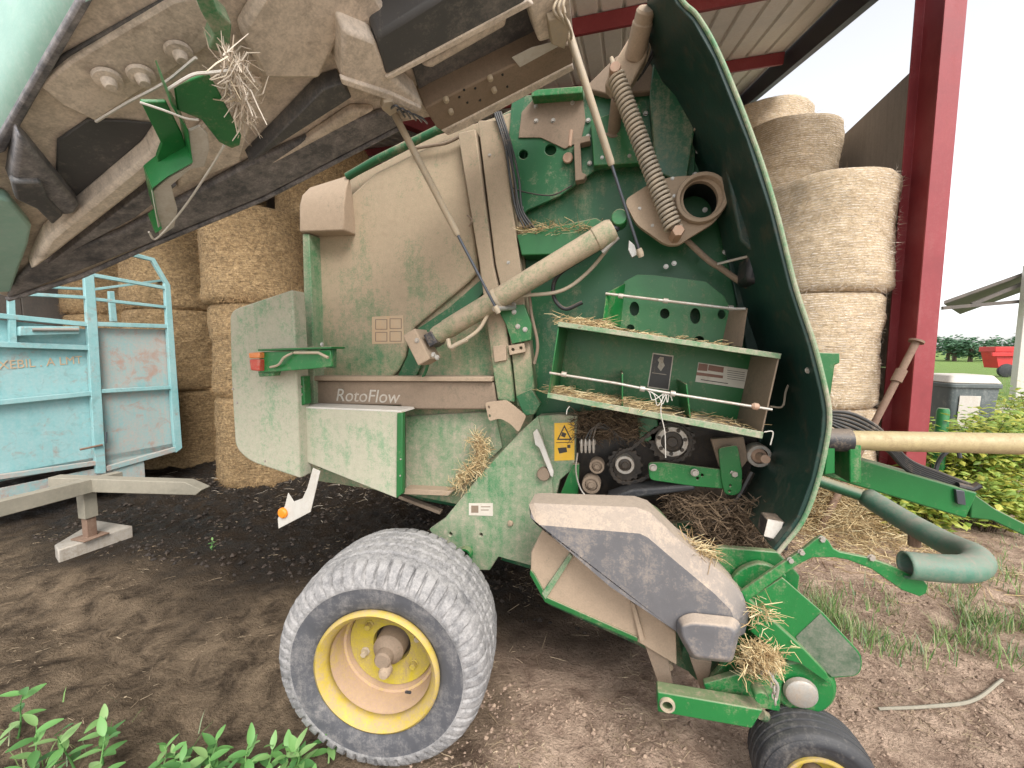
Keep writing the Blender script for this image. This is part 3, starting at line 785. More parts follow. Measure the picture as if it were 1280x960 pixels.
# --- orange reflector plate
rp = plate('reflector_plate', [(391, 585), (400, 589), (388, 640), (348, 661), (347, 648), (356, 632), (360, 616), (367, 627), (378, 623), (384, 610)], 1.78, 0.005, 'white', baler, 0.0015)
obj('reflector', MB().lathe([(0.0, -0.016), (0.022, -0.015), (0.029, -0.009), (0.031, 0.0)], PY(354, 641, 1.778), (0, 1, 0), 28), 'orange', rp)
obj('bracket', MB().beam(PY(395, 588, 1.79), PY(395, 588, 1.79) + Vector((0, .26, .05)), 0.03, 0.006), 'green_dull', rp, 0.002)

# --- stickers on the raised panel
st = plate('warning_sticker', [(465, 396), (504, 394), (505, 429), (465, 430)], YS - 0.0475, 0.002, 'sticker_orange', baler, 0)
mp = planeY(YS - 0.0485)
for (a, b, c, d) in ((469, 399, 484, 412), (487, 398, 502, 411), (469, 415, 484, 427), (487, 414, 502, 427)):
    obj('print', MB().prism(pts(mp, [(a, b), (c, b), (c, d), (a, d)]), (0, 0.0008, 0), [pts(mp, [(a + .9, b + .9), (c - .9, b + .9), (c - .9, d - .9), (a + .9, d - .9)])]), 'brown', st, smooth=0)

# --- lift cylinder
A, B = PY(548, 418, 1.86), PY(767, 286, 1.86)
d = (B - A).normalized()
cylr = obj('lift_cylinder', MB().lathe([(0.03, -0.03), (0.042, -0.02), (0.046, 0.0), (0.046, 0.05), (0.049, 0.055), (0.049, (B - A).length - .09),
          (0.053, (B - A).length - .085), (0.053, (B - A).length - .02), (0.045, (B - A).length)], A, d, 32), 'cyl', baler)
obj('rod_eye', MB().lathe([(0.0, -.045), (0.03, -.045), (0.034, -.04), (0.034, .04), (0.03, .045), (0.0, .045)], PY(774, 275, 1.86), (0, 1, 0), 24), 'green_mid', cylr)
obj('rod_end', MB().tube([B, PY(774, 275, 1.86)], 0.024, 16), 'rod', cylr)
ux = d; uz = Vector((0, -1, 0)).cross(ux).normalized()
def cblk(p, l, h, w):
    return MB().beam(Vector(p) - ux * l / 2, Vector(p) + ux * l / 2, w, h, uz)
obj('end_block', cblk(PY(528, 434, 1.86), 0.075, 0.17, 0.13), 'tan', cylr, 0.006)
obj('clevis', cblk(PY(543, 424, 1.86), 0.05, 0.07, 0.10), 'black', cylr, 0.006)
for a, b in ((519, 428), (540, 446), (544, 449)): bolt(a, b, 1.79, 1.0, cylr)
obj('hose_elbow', MB().tube(bez([PY(560, 424, 1.83), PY(563, 434, 1.82), PY(570, 431, 1.82), PY(584, 424, 1.82)], 5), 0.011, 10), 'steel_tan', cylr)
obj('oil_hose', MB().tube(bez([PY(580, 426, 1.82), PY(600, 410, 1.84), PY(620, 378, 1.87), PY(650, 370, 1.9), PY(700, 364, 1.93), PY(735, 340, 1.95), PY(768, 300, 1.93)], 8), 0.009, 10), 'steel_tan', cylr)
obj('oil_hose', MB().tube(bez([PY(768, 300, 1.93), PY(730, 322, 1.94), PY(697, 345, 1.95), PY(692, 370, 1.96), PY(706, 386, 1.96), PY(728, 378, 1.96)], 8), 0.010, 10), 'rubber_hose', cylr)
obj('oil_pipe', MB().tube(bez([PY(753, 315, 1.87), PY(764, 304, 1.86), PY(772, 296, 1.86)], 5), 0.013, 10), 'steel', cylr)
obj('cable', MB().tube(bez([PY(536, 448, 1.9), PY(533, 462, 1.93), PY(526, 476, 1.95)], 5), 0.008, 8), 'green_dull', cylr)
plate('gusset', [(509, 445), (514, 416), (560, 385), (600, 350), (612, 358), (560, 412), (535, 440), (520, 470), (495, 474)], 2.02, 0.02, 'green_dull', baler, 0.004)
obj('cylinder_band', MB().lathe([(0.054, -.008), (0.054, .008), (.05, .008), (.05, -.008)], PY(622, 374, 1.86), d, 28, closed=True), 'steel_tan', cylr)

# --- front body sheet with holes, right of the posts
plate('front_side_sheet', [(640, 285), (668, 118), (726, 112), (845, 75), (935, 265), (985, 470), (1000, 600), (960, 690), (880, 690), (700, 640), (668, 510)], 2.10, 0.03, 'green_dull', baler, 0.004)
up = plate('upper_side_sheet', [(636, 170), (640, 120), (668, 118), (728, 113), (830, 106), (870, 165), (868, 222), (840, 212), (800, 205), (745, 212), (700, 245), (660, 262), (648, 275)], 2.045, 0.02, 'green_dull', baler, 0.004,
      [(654, 193, 5.5), (688, 187, 7)])
plate('top_flange', [(664, 112), (728, 107), (728, 116), (664, 121)], 1.98, 0.1, 'green', baler, 0.004)
plate('dusted_sheet', [(668, 122), (728, 117), (732, 150), (726, 176), (706, 186), (676, 172), (648, 172), (652, 140)], 2.038, 0.006, 'brown', baler, 0.002)
for a, b in ((668, 135), (668, 153), (690, 153), (669, 118), (698, 126), (715, 131), (734, 153), (809, 118), (826, 117), (805, 144), (735, 173), (735, 206), (868, 170), (872, 192), (866, 220), (787, 265), (650, 262)):
    bolt(a, b, 2.035, 0.9)
obj('copper_plug', MB().lathe([(0.0, -.012), (0.022, -.012), (0.025, -.008), (.025, .0)], PY(710, 198, 2.03), (0, 1, 0), 24), 'copper', baler)
sb = plate('slide_bracket', [(717, 172), (737, 169), (738, 176), (725, 179), (727, 215), (733, 218), (730, 224), (719, 226)], 1.985, 0.05, 'brown', baler, 0.003)
obj('slide_pin', MB().tube([PY(714, 163, 1.98), PY(712, 183, 1.98)], 0.009, 10), 'copper', sb)
plate('step_plate', [(738, 150), (800, 130), (812, 203), (742, 207)], 2.0, 0.04, 'green_mid', baler, 0.004)
for a, b in ((752, 199), (786, 197)): bolt(a, b, 1.998, 0.7)
plate('brown_bracket', [(730, 110), (770, 70), (845, 48), (856, 70), (835, 112), (760, 118)], 2.0, 0.04, 'brown', baler, 0.006)  # brown plate behind the tension arm
# ledge beam with straw
obj('ledge_beam', MB().prism(pts(planeY(1.96), [(646, 293), (745, 272), (764, 283), (700, 318), (652, 319)]), (0, 0.12, 0)), 'green_mid', baler, 0.005)
# arm with drum top right, plate behind it
obj('tension_arm', MB().prism(pts(planeY(1.86), [(762, 86), (790, 40), (812, 42), (808, 70), (785, 112), (768, 120), (756, 105)]), (0, 0.06, 0)), 'tan', baler, 0.008)
ta = PY(801, 38, 1.80)
obj('arm_drum', MB().lathe([(0.0, -.07), (0.030, -.07), (0.036, -.062), (0.036, -.03), (0.04, -.025), (0.04, .09)], ta, (-.25, .9, -.55), 28), 'tan', baler)
obj('roller_knob', MB().lathe([(0.0, -.10), (0.024, -.10), (0.028, -.09), (0.028, .06), (0.04, .062), (.04, .08)], PY(769, 148, 1.95), (-.1, .9, -.3), 24), 'brown', baler)
plate('guide_plate', rounded([(818, 66), (851, 47), (862, 58), (886, 128), (868, 164), (858, 230), (820, 215), (812, 120)], 8, 4, (1, 2)), 1.97, 0.05, 'green_deep', baler, 0.006)
obj('guide_lip', MB().tube(bez([PY(826, 62, 1.955), PY(851, 47, 1.955), PY(862, 58, 1.955), PY(875, 92, 1.955), PY(886, 127, 1.955), PY(868, 163, 1.955)], 5), 0.006, 8), 'tan', baler)
plate('crank_arm', [(828, 12), (845, 4), (852, 30), (846, 48), (826, 66), (818, 45)], 1.93, 0.04, 'tan', baler, 0.005)
obj('control_cable', MB().tube(bez([PY(832, 0, 1.9), PY(820, 18, 1.9), PY(818, 60, 1.92), PY(806, 85, 1.94), PY(795, 100, 1.96)], 8), 0.009, 8), 'rubber_hose', baler)
obj('control_cable', MB().tube(bez([PY(820, 4, 1.9), PY(815, 40, 1.9), PY(810, 70, 1.92), PY(800, 92, 1.94)], 8), 0.005, 8), 'steel_tan', baler)
# --- wiring loom beside the post
for k in range(4):
    dx = k * 2.6
    obj('loom_cable', MB().tube(bez([PY(618 + dx, 140, 1.95), PY(632 + dx, 185, 1.95), PY(638 + dx + (k % 2) * 3, 225, 1.95), PY(645 + dx, 262, 1.96), PY(655 + dx * 1.6, 285, 1.97)], 8), 0.006, 8), 'rubber_hose', baler)
obj('thin_wire', MB().tube(bez([PY(640, 235, 2.02), PY(660, 241, 2.02), PY(690, 244, 2.02), PY(715, 232, 2.02)], 8), 0.0035, 6), 'rubber_hose', baler)

# --- spring with end fittings
def coil(p0, p1, Rr, r, turns, seg=7, per=14):
    p0, p1 = Vector(p0), Vector(p1); ax = (p1 - p0).normalized()
    u = ax.cross(Vector((0, 1, 0))).normalized(); w = ax.cross(u)
    L = [p0 + (p1 - p0) * (i / (turns * per)) + (u * math.cos(2 * math.pi * i / per) + w * math.sin(2 * math.pi * i / per)) * Rr for i in range(turns * per + 1)]
    return MB().tube(L, r, seg)
S0, S1 = PY(770, 96, 1.84), PY(842, 286, 1.84)
spr = obj('tension_spring', coil(S0, S1, 0.031, 0.0068, 36), 'spring', baler)
obj('spring_core', MB().tube([S0, S1], 0.016, 14), 'brown', spr)
obj('eye_bolt', MB().tube([PY(764, 72, 1.84), PY(772, 100, 1.84)], [0.008, 0.02], 14), 'steel_tan', spr)
obj('eye_nut', MB().lathe([(0, -.03), (.02, -.03), (.024, -.02), (.024, .03)], PY(769, 89, 1.83), (0, 1, 0), 16), 'copper', spr)
obj('end_bolt', MB().lathe([(0, -.05), (.022, -.05), (.026, -.04), (.026, .06)], PY(846, 292, 1.84), (0, 1, 0), 6), 'copper', spr)

# --- plate with the big pivot tube
mp = planeY(1.90)
hp = rounded([(780, 250), (813, 229), (838, 221), (868, 219), (890, 222), (906, 240), (906, 262), (892, 279), (862, 297), (848, 307), (832, 306), (795, 280)], 9, 4)
pv = obj('pivot_plate', MB().prism(pts(mp, hp), (0, 0.03, 0), [circ(mp, 876, 249, 22, 23, 28)]), 'tan', baler, 0.004)
pc = PY(876, 249, 1.90)
obj('pivot_tube', MB().lathe([(0.083, 0.5), (0.083, -0.02), (0.087, -.028), (0.10, -.028), (0.104, -.02), (0.104, 0.0), (0.09, 0.02), (0.09, 0.5)], pc, (0, 1, 0), 40, closed=True), 'tan', pv)
obj('tube_shade_liner', MB().lathe([(0.0825, 0.0), (0.0825, 0.42), (0, 0.42)], pc, (0, 1, 0), 40, caps=False), 'dark_hole', pv, recalc=False)  # near-black cup paints in the darkness inside the tube
for a, b in ((840, 225), (842, 247), (815, 284), (798, 262), (868, 219), (893, 275)): bolt(a, b, 1.898, 0.6, pv)

# --- gas struts of the door: lower ends on the frame, upper ends on the raised door
DN = Vector((-0.424, 0, 1)).normalized()
D0 = Vector((0, 0, 3.165))
def DP(px, py, off=0.0): return PPL(px, py, D0 - DN * off, DN)
def strut(top, low):
    dv = (low - top); m_ = top + dv * 0.60
    s = obj('gas_strut', MB().tube([top + dv * .03, top + dv * .05, m_ - dv * .01, m_], [0.008, 0.0145, 0.0145, 0.011], 18), 'steel_tan', baler)
    obj('piston_rod', MB().tube([m_, low - dv * .02], 0.0065, 12), 'rod', s)
    for p in (top, low):
        obj('ball_joint', MB().lathe([(0, -.02), (.012, -.018), (.015, 0), (.012, .018), (0, .02)], p, dv.normalized(), 14), 'steel_tan', s)
    return s
strut(DP(487, 131, 0.02), PY(621, 387, 1.80))
strut(DP(702, 12, 0.03), PY(800, 316, 1.86))
lb = plate('strut_bracket', [(620, 383), (655, 380), (664, 405), (664, 425), (640, 430), (632, 405)], 1.93, 0.03, 'green_mid', baler, 0.003)
for a, b in ((640, 383), (640, 392), (646, 411), (654, 414)): bolt(a, b, 1.926, 1.0, lb)
obj('strut_pin', MB().tube([PY(618, 386, 1.80), PY(644, 384, 1.94)], 0.013, 12), 'steel', lb)
plate('pin_hook', [(786, 300), (793, 306), (797, 318), (790, 322), (785, 312)], 1.90, 0.02, 'steel', baler, 0.002)
plate('slotted_tab', [(635, 432), (655, 429), (657, 440), (637, 444)], 1.935, 0.02, 'tan', baler, 0.002, [(641, 437, 2), (651, 435, 2)])
plate('lower_tab', [(616, 433), (632, 431), (633, 450), (618, 453)], 1.94, 0.02, 'tan', baler, 0.002)
obj('safety_strap', MB().tube(bez([PY(660, 340, 1.97), PY(664, 390, 1.97), PY(672, 430, 1.97), PY(668, 455, 1.97)], 6), 0.008, 8), 'brown', baler)

# --- front shield: deep curved band standing proud of the body
edge = [(820, -60), (851, 0), (872, 22), (899, 70), (940, 172), (968, 258), (993, 357), (1017, 430), (1032, 490), (1036, 516), (1034, 545), (1022, 600), (1003, 650), (972, 690)]
e3 = [PY(a, b, 1.56) for a, b in edge]
cen = PY(760, 400, 1.56)
mb = MB(); th = 0.018; nE = len(e3)
inn = []
for i, p in enumerate(e3):
    t = (e3[min(i + 1, nE - 1)] - e3[max(i - 1, 0)]).normalized()
    nrm = Vector((t.z, 0, -t.x)).normalized()
    if nrm.dot(cen - p) < 0: nrm = -nrm
    inn.append(p + nrm * th)
vs = []
for p, q in zip(e3, inn):
    vs += [p, q, q + Vector((0, .56, 0)), p + Vector((0, .56, 0))]
fs = []
for i in range(nE - 1):
    a = i * 4; b = a + 4
    for k in range(4): fs.append((a + k, a + (k + 1) % 4, b + (k + 1) % 4, b + k))
fs += [(0, 1, 2, 3), tuple((nE - 1) * 4 + k for k in (3, 2, 1, 0))]
mb.add(vs, fs)
fsh = obj('front_shield', mb, 'shield_shade', baler, 0.003)
lipv = []
obj('edge_strip', MB().tube([p + Vector((0, -.004, 0)) for p in bez(e3, 5)], 0.0075, 10), 'green_pale', fsh)
# lower front plate of the shield and rib
plate('inner_wall', [(878, 165), (905, 190), (960, 330), (985, 430), (1000, 520), (985, 600), (940, 660), (950, 560), (930, 420), (905, 300)], 2.06, 0.02, 'shield_shade', baler, 0.005)
obj('shield_rib', MB().prism(pts(planeY(1.80), [(905, 195), (925, 210), (955, 285), (948, 320), (925, 300)]), (0, 0.25, 0)), 'shield_shade', fsh, 0.01)
obj('support_rod', MB().tube([PY(897, 330, 1.93), PY(945, 318, 1.85), PY(962, 312, 1.8)], 0.006, 8), 'steel', baler)
obj('fan_duct', MB().prism(pts(planeY(1.84), [(935, 320), (958, 300), (978, 318), (984, 345), (960, 356), (932, 352)]), (0, 0.15, 0)), 'black', baler, 0.02)
obj('pipe', MB().tube(bez([PY(858, 300, 1.97), PY(885, 325, 1.97), PY(902, 336, 1.97), PY(925, 352, 1.97), PY(940, 360, 1.97)], 6), 0.013, 10), 'brown', baler)
for a, b in ((876, 320), (906, 318), (905, 290), (880, 265), (1008, 466), (830, 335), (842, 332)): bolt(a, b, 2.03 if a < 950 else 1.6, 0.9)
obj('wire', MB().tube(bez([PY(962, 508, 1.75), PY(978, 508, 1.78), PY(982, 490, 1.8), PY(988, 478, 1.82), PY(998, 478, 1.8)], 6), 0.004, 6), 'steel_tan', baler)

# --- upper perforated rack
mp = planeY(2.0)
rk = plate('perforated_rack', [(780, 352), (797, 343), (818, 344), (882, 352), (905, 370), (914, 388), (902, 432), (772, 410)], 2.0, 0.012, 'green_mid', baler, 0.003,
      [(793, 386, 6, 9), (831, 392, 6, 6.5), (869, 395, 6.5, 10), (902, 393, 5, 6), (788, 410, 5, 4.5), (874, 424, 6, 4)])
A = [PY(758, 366, 1.86), PY(752, 408, 1.86), PY(775, 408, 2.0), PY(781, 354, 2.0)]
obj('rack_side', MB().prism(A, (0.006, 0.006, 0), []), 'green', rk, 0.002)
A = [PY(935, 385, 1.84), PY(928, 434, 1.84), PY(904, 428, 2.0), PY(913, 388, 2.0)]
obj('rack_side', MB().prism(A, (-0.006, 0.006, 0)), 'brown', rk, 0.002)
obj('rack_rod', MB().tube([PY(757, 367, 1.86), PY(840, 377, 1.85), PY(917, 386, 1.85), PY(932, 386, 1.84)], 0.006, 10), 'steel', rk)
for a, b in ((776, 370), (832, 376), (913, 385)):
    obj('rod_stop', MB().tube([PY(a - 3, b - .4, 1.853), PY(a + 3, b + .4, 1.853)], 0.011, 12), 'steel', rk)

# --- twine tray
YT0, YT1 = 1.66, 1.97
TL, TR, BR, BL = [PY(a, b, YT0) for a, b in ((698, 402), (976, 442), (952, 548), (684, 497))]
dep = Vector((0, YT1 - YT0, 0))
ty = empty  # noqa
iu = (TR - TL).normalized(); iv = (BL - TL).normalized()
tray = obj('twine_tray', MB().prism([TL + dep, TR + dep, BR + dep, BL + dep], (0, 0.01, 0)), 'green_mid', baler, 0.003)
def wall_(a, b, inw, mat, name, t=0.012):
    return obj(name, MB().prism([a, b, b + inw * t, a + inw * t], dep), mat, tray, 0.003)
wall_(TL, TR, iv, 'green_mid', 'top_wall'); wall_(BL, BR, -iv, 'green_mid', 'bottom_wall')
wall_(TL + iv * .013, BL - iv * .013, iu, 'green_mid', 'side_wall', 0.006); wall_(TR + iv * .013, BR - iv * .013, -iu, 'brown', 'side_wall', 0.006)
obj('front_lip', MB().prism([BL - Vector((0, .002, 0)), BR - Vector((0, .002, 0)), BR - iv * .026 - Vector((0, .002, 0)), BL - iv * .022 - Vector((0, .002, 0))], (0, -0.006, 0)), 'green_pale', tray, 0.002)
obj('front_lip', MB().prism([TL - Vector((0, .002, 0)), TR - Vector((0, .002, 0)), TR + iv * .02 - Vector((0, .002, 0)), TL + iv * .02 - Vector((0, .002, 0))], (0, -0.006, 0)), 'green_pale', tray, 0.002)
for a, b, c, d, yy in ((777, 467, 777, 512, 1.70), (857, 480, 862, 524, 1.72)):
    A, B = PY(a, b, yy), PY(c, d, yy)
    mbb = MB().prism([A, B, B + Vector((0.006, 0, 0)), A + Vector((.006, 0, 0))], (0, YT1 - yy, 0))
    obj('divider', mbb, 'green_mid', tray, 0.002)
rodm = planeY(YT0 - 0.02)
obj('tray_rod', MB().tube([rodm(687, 466), rodm(770, 479), rodm(800, 485)], 0.0052, 10), 'steel', tray)
obj('tray_rod', MB().tube([rodm(800, 485), rodm(840, 492), rodm(965, 512)], 0.0052, 10), 'steel', tray)
for a, b in ((705, 468), (803, 486), (841, 492)):
    obj('rod_stop', MB().tube([rodm(a - 3, b - .5), rodm(a + 3, b + .5)], 0.011, 12), 'steel', tray)
obj('rod_knob', MB().tube([rodm(939, 507), rodm(942, 507.5), rodm(947, 508.5), rodm(949, 509)], [.006, .013, .013, .007], 14), 'copper', tray)
for k in range(5):
    a = 812 + k * 6
    obj('twine', MB().tube(bez([rodm(808 + k, 487), rodm(a, 491 + k % 3 * 3), rodm(a + 4, 500 + (k * 7) % 9), rodm(830 + k * 2, 492)], 5), 0.0016, 5), 'white', tray)
obj('twine', MB().tube(bez([rodm(829, 492), rodm(826, 515), rodm(831, 540), rodm(832, 572)], 6), 0.0018, 5), 'white', tray)
obj('twine', MB().tube(bez([rodm(712, 508), rodm(709, 512), rodm(708, 518)], 6), 0.0018, 5), 'white', tray)
obj('twine', MB().tube(bez([rodm(955, 540), rodm(966, 540), rodm(963, 556)], 6), 0.0022, 5), 'white', tray)
bolt(703, 426, YT1 - .003, 0.8, tray); bolt(940, 460, YT1 - .003, 0.8, tray)
yy = YT1 - 0.003
sk = plate('black_sticker', [(816, 441), (842, 444.5), (836, 488), (809, 484)], yy, 0.002, 'sticker_white', baler, 0)
obj('print', MB().prism(pts(planeY(yy - .0008), [(817, 442.5), (840.5, 446), (835, 486.5), (810.5, 483)]), (0, .0006, 0)), 'sticker_black', sk, smooth=0)
zz = planeY(yy - .0016)
for L in ([(825, 446), (830, 446.5), (829, 452), (831, 457), (826, 464), (822, 459), (824, 453), (822, 450)],
          [(815, 465.5), (833, 468), (833, 468.8), (815, 466.3)]):
    obj('print', MB().prism(pts(zz, L), (0, .0006, 0)), 'letter', sk, smooth=0)
sk2 = plate('notice_sticker', [(873, 453), (935, 462), (931, 486), (869, 477)], yy, 0.002, 'sticker_white', baler, 0)
zz = planeY(yy - .0008)
for L in ([(873.5, 454), (885, 455.5), (884, 464), (872, 463)], [(886, 456), (905, 459), (904, 466), (885, 463)], [(871, 465), (904, 469.5), (903.5, 473), (870.5, 469)]):
    obj('print', MB().prism(pts(zz, L), (0, .0006, 0)), 'sticker_brown', sk2, smooth=0)
for k in range(5):
    yk = 463 + k * 2.6
    obj('print', MB().prism(pts(zz, [(909, yk - .6), (931, yk + 2.6), (931, yk + 3.2), (909, yk)]), (0, .0006, 0)), 'ink', sk2, smooth=0)
obj('print', MB().prism(pts(zz, [(876, 474), (910, 479), (910, 480), (876, 475)]), (0, .0006, 0)), 'ink', sk2, smooth=0)

# --- drive gear below the tray
plate('gear_backplate', [(690, 520), (760, 512), (960, 548), (978, 600), (930, 660), (840, 655), (760, 630), (700, 620)], 2.085, 0.02, 'grease', baler, 0.005)
def hub(px, py, r, Y, mat='grease', ring='steel', name='bearing_hub', parent=None):
    c = PY(px, py, Y)
    h = obj(name, MB().lathe([(0, -.012), (r * .3, -.012), (r * .34, -.008), (r * .34, 0), (r * .62, .004), (r * .62, .1)], c, (0, 1, 0), 30), mat, parent or baler)
    obj('bearing_ring', MB().lathe([(r * .68, -.006), (r * .95, -.006), (r, .0), (r, .05), (r * .68, .05)], c, (0, 1, 0), 36, closed=True), ring, h)
    return h
hb = hub(840, 552, 0.072, 1.96)
for k in range(7):
    an = k * 2 * math.pi / 7 + .2
    c = PY(840, 552, 1.95) + Vector((math.cos(an) * .058, 0, math.sin(an) * .058))
    obj('race_slot', MB().lathe([(0, -.004), (.008, -.004), (.009, 0), (.009, .01)], c, (0, 1, 0), 10), 'grease', hb)
obj('chain_sprocket', MB().prism([PY(840, 552, 1.99) + Vector((math.cos(k * math.pi / 36) * (0.105 if k % 4 < 2 else 0.094), 0, math.sin(k * math.pi / 36) * (0.105 if k % 4 < 2 else 0.094))) for k in range(72)], (0, .02, 0)), 'grease', baler, 0)
hub(781, 581, 0.045, 1.95)
obj('chain_sprocket', MB().prism([PY(781, 581, 1.99) + Vector((math.cos(k * math.pi / 28) * (0.085 if k % 4 < 2 else 0.075), 0, math.sin(k * math.pi / 28) * (0.085 if k % 4 < 2 else 0.075))) for k in range(56)], (0, .02, 0)), 'grease', baler, 0)
hub(739, 606, 0.045, 1.93, 'brown', 'brown'); hub(746, 583, 0.036, 1.94, 'brown', 'brown')
hub(949, 570, 0.05, 1.93, 'copper', 'steel')
obj('hub_pin', MB().tube([PY(949, 570, 1.94), PY(957, 574, 1.84)], 0.018, 14), 'copper', baler)
# roller chain
ch = bez([PY(790, 560, 1.985), PY(815, 540, 1.985), PY(840, 530, 1.985), PY(862, 545, 1.985), PY(856, 570, 1.985), PY(830, 582, 1.985), PY(800, 600, 1.985), PY(775, 602, 1.985), PY(764, 585, 1.985), PY(775, 566, 1.985), PY(790, 560, 1.985)], 7)
mbc = MB()
for i in range(len(ch) - 1):
    dv = (ch[i + 1] - ch[i])
    mbc.beam(ch[i] - dv * .15, ch[i + 1] + dv * .15, 0.014 + (i % 2) * .006, 0.016, (0, 1, 0))
obj('drive_chain', mbc, 'grease', baler, 0.002)
lv = plate('adjuster_arm', rounded([(810, 578), (832, 578), (902, 587), (904, 611), (868, 608), (812, 600)], 6, 3, (0, 5)), 1.90, 0.014, 'green', baler, 0.003,
           [(872, 598, 1.8), (878, 594, 1.8)])
pl2 = plate('slotted_lever', rounded([(898, 560), (922, 556), (928, 590), (927, 614), (918, 620), (906, 618), (902, 600)], 5, 3), 1.885, 0.014, 'green_mid', baler, 0.003, [(914, 590, 1.5), (913, 607, 1.5), (912, 614, 1.5)])
plate('lever_plate', [(889, 549), (930, 546), (936, 575), (922, 592), (900, 585)], 1.93, 0.03, 'brown', baler, 0.005)
for a, b in ((815, 589), (866, 595), (916, 597)): bolt(a, b, 1.882, 1.4, lv)
plate('green_bracket', [(796, 520), (822, 524), (826, 552), (800, 552)], 1.99, 0.03, 'green_dull', baler, 0.005)
nb = obj('grease_block', MB().prism(pts(planeY(1.93), [(724, 552), (744, 550), (745, 556), (726, 558)]), (0, .03, 0)), 'steel', baler, 0.002)
for k in range(4):
    obj('grease_nipple', MB().tube([PY(727 + k * 5, 549, 1.92), PY(727 + k * 5, 553, 1.92), PY(727 + k * 5, 562, 1.925), PY(727 + k * 5, 566, 1.925)], [.003, .007, .007, .004], 10), 'steel', nb)
obj('grease_line', MB().tube(bez([PY(722, 566, 1.92), PY(720, 590, 1.92), PY(728, 615, 1.92), PY(748, 632, 1.9)], 6), 0.004, 6), 'steel', baler)
for k in range(3):
    obj('grease_line', MB().tube(bez([PY(730 + k * 5, 552, 1.93), PY(742 + k * 4, 535 - k * 3, 1.95), PY(765 + k * 6, 540 + k * 4, 1.97), PY(772 + k * 5, 556, 1.98)], 6), 0.004, 6), 'rubber_hose', baler)
obj('rubber_flap', MB().prism(pts(planeY(1.90), [(758, 624), (790, 612), (868, 606), (870, 613), (800, 622), (765, 632)]), (0, .12, 0)), 'rubber', baler, 0.01)
plate('rotor_cover', rounded([(775, 640), (800, 628), (820, 636), (838, 655), (846, 680), (780, 690)], 12, 4, (1, 2, 3)), 1.86, 0.05, 'green', baler, 0.006)
plate('lower_wedge', [(836, 655), (878, 648), (880, 658), (858, 674), (842, 672)], 1.93, 0.03, 'green_deep', baler, 0.004)
plate('throat_sheet', [(830, 610), (935, 600), (990, 600), (1000, 660), (930, 700), (850, 690)], 2.04, 0.02, 'brown', baler, 0.004)
ac = obj('actuator', MB().prism(pts(planeY(1.60), [(960, 650), (979, 652), (990, 660), (985, 690), (970, 684), (955, 670)]), (0, .08, 0)), 'black', baler, 0.006)
obj('label', MB().prism(pts(planeY(1.596), [(960, 649), (979, 653), (973, 675), (955, 670)]), (0, .003, 0)), 'white', ac, 0)
obj('chute_chain', MB().tube(bez([PY(940, 590, 1.93), PY(920, 625, 1.92), PY(890, 655, 1.9), PY(868, 672, 1.88)], 6), 0.014, 8), 'grease', baler)

# --- axle plate with its bits
mp = planeY(1.965)
axp = plate('axle_plate', [(536, 662), (556, 648), (600, 594), (650, 540), (672, 520), (690, 596), (692, 628), (664, 707), (623, 696), (612, 713), (594, 713), (560, 690)], 1.965, 0.035, 'green_pale', baler, 0.005,
            [(563, 668, 2.2), (601, 669, 2.2), (583, 691, 7)])
obj('axle_bush', MB().lathe([(0.026, -.03), (.036, -.03), (.038, -.02), (.038, .06), (.026, .06)], PY(583, 691, 1.96), (0, 1, 0), 28, closed=True), 'green', axp)
plate('gauge_lug', rounded([(606, 503), (633, 500), (658, 520), (648, 541), (638, 530), (625, 523), (611, 527)], 4, 3), 1.92, 0.012, 'tan', axp, 0.002, [(611, 509, 1.4, 2), (612, 520, 1.4, 2)])
plate('corner_tab', [(645, 495), (664, 486), (676, 505), (668, 518), (655, 520)], 1.94, 0.03, 'green_dull', axp, 0.004)
plate('front_post', [(672, 520), (700, 518), (722, 520), (718, 585), (700, 600), (694, 626), (686, 600)], 1.98, 0.08, 'green_pale', baler, 0.005)
plate('tapered_plate', [(696, 628), (716, 580), (724, 580), (722, 632), (706, 636)], 1.95, 0.03, 'green_mid', baler, 0.004)
obj('latch_bar', MB().prism(pts(planeY(1.93), [(666, 541), (671, 536), (677, 548), (692, 590), (691, 597), (688, 595), (674, 560), (669, 556)]), (0, .015, 0)), 'white', axp, 0.003)
obj('pivot_boss', MB().lathe([(0, -.02), (.03, -.02), (.034, -.014), (.034, .02)], PY(680, 592, 1.955), (0, 1, 0), 24), 'brown', axp)
obj('rubber_stop', MB().lathe([(0, -.015), (.012, -.012), (.016, 0)], PY(638, 654, 1.962), (0, 1, 0), 16), 'tan', axp)
sw = plate('maker_plate', [(586, 629), (616, 629), (616, 645), (586, 644)], 1.962, 0.002, 'sticker_white', baler, 0)
zz = planeY(1.961)
for L in ([(589, 632), (598, 632), (598, 641), (589, 641)], [(601, 633), (613, 633), (613, 634), (601, 634)], [(601, 637), (611, 637), (611, 638), (601, 638)]):
    obj('print', MB().prism(pts(zz, L), (0, .0006, 0)), 'brown', sw, smooth=0)
ws = plate('warning_sticker', [(693, 529), (718, 528), (718, 575), (693, 576)], 1.9765, 0.002, 'sticker_yellow', baler, 0)
zz = planeY(1.9755)
obj('print', MB().prism(pts(zz, [(705.5, 531), (715, 550), (696, 550)]), (0, .0006, 0), [pts(zz, [(705.5, 534.5), (712.4, 548.3), (698.6, 548.3)])]), 'ink', ws, smooth=0)
for L in ([(703, 540), (708, 542), (706, 547), (701, 545)], [(695, 553), (716, 552.5), (716, 553.3), (695, 553.8)], [(697, 560), (708, 559), (709, 565), (699, 567)], [(709, 556), (713, 556), (713, 560), (709, 560)]):
    obj('print', MB().prism(pts(zz, L), (0, .0006, 0)), 'ink', ws, smooth=0)
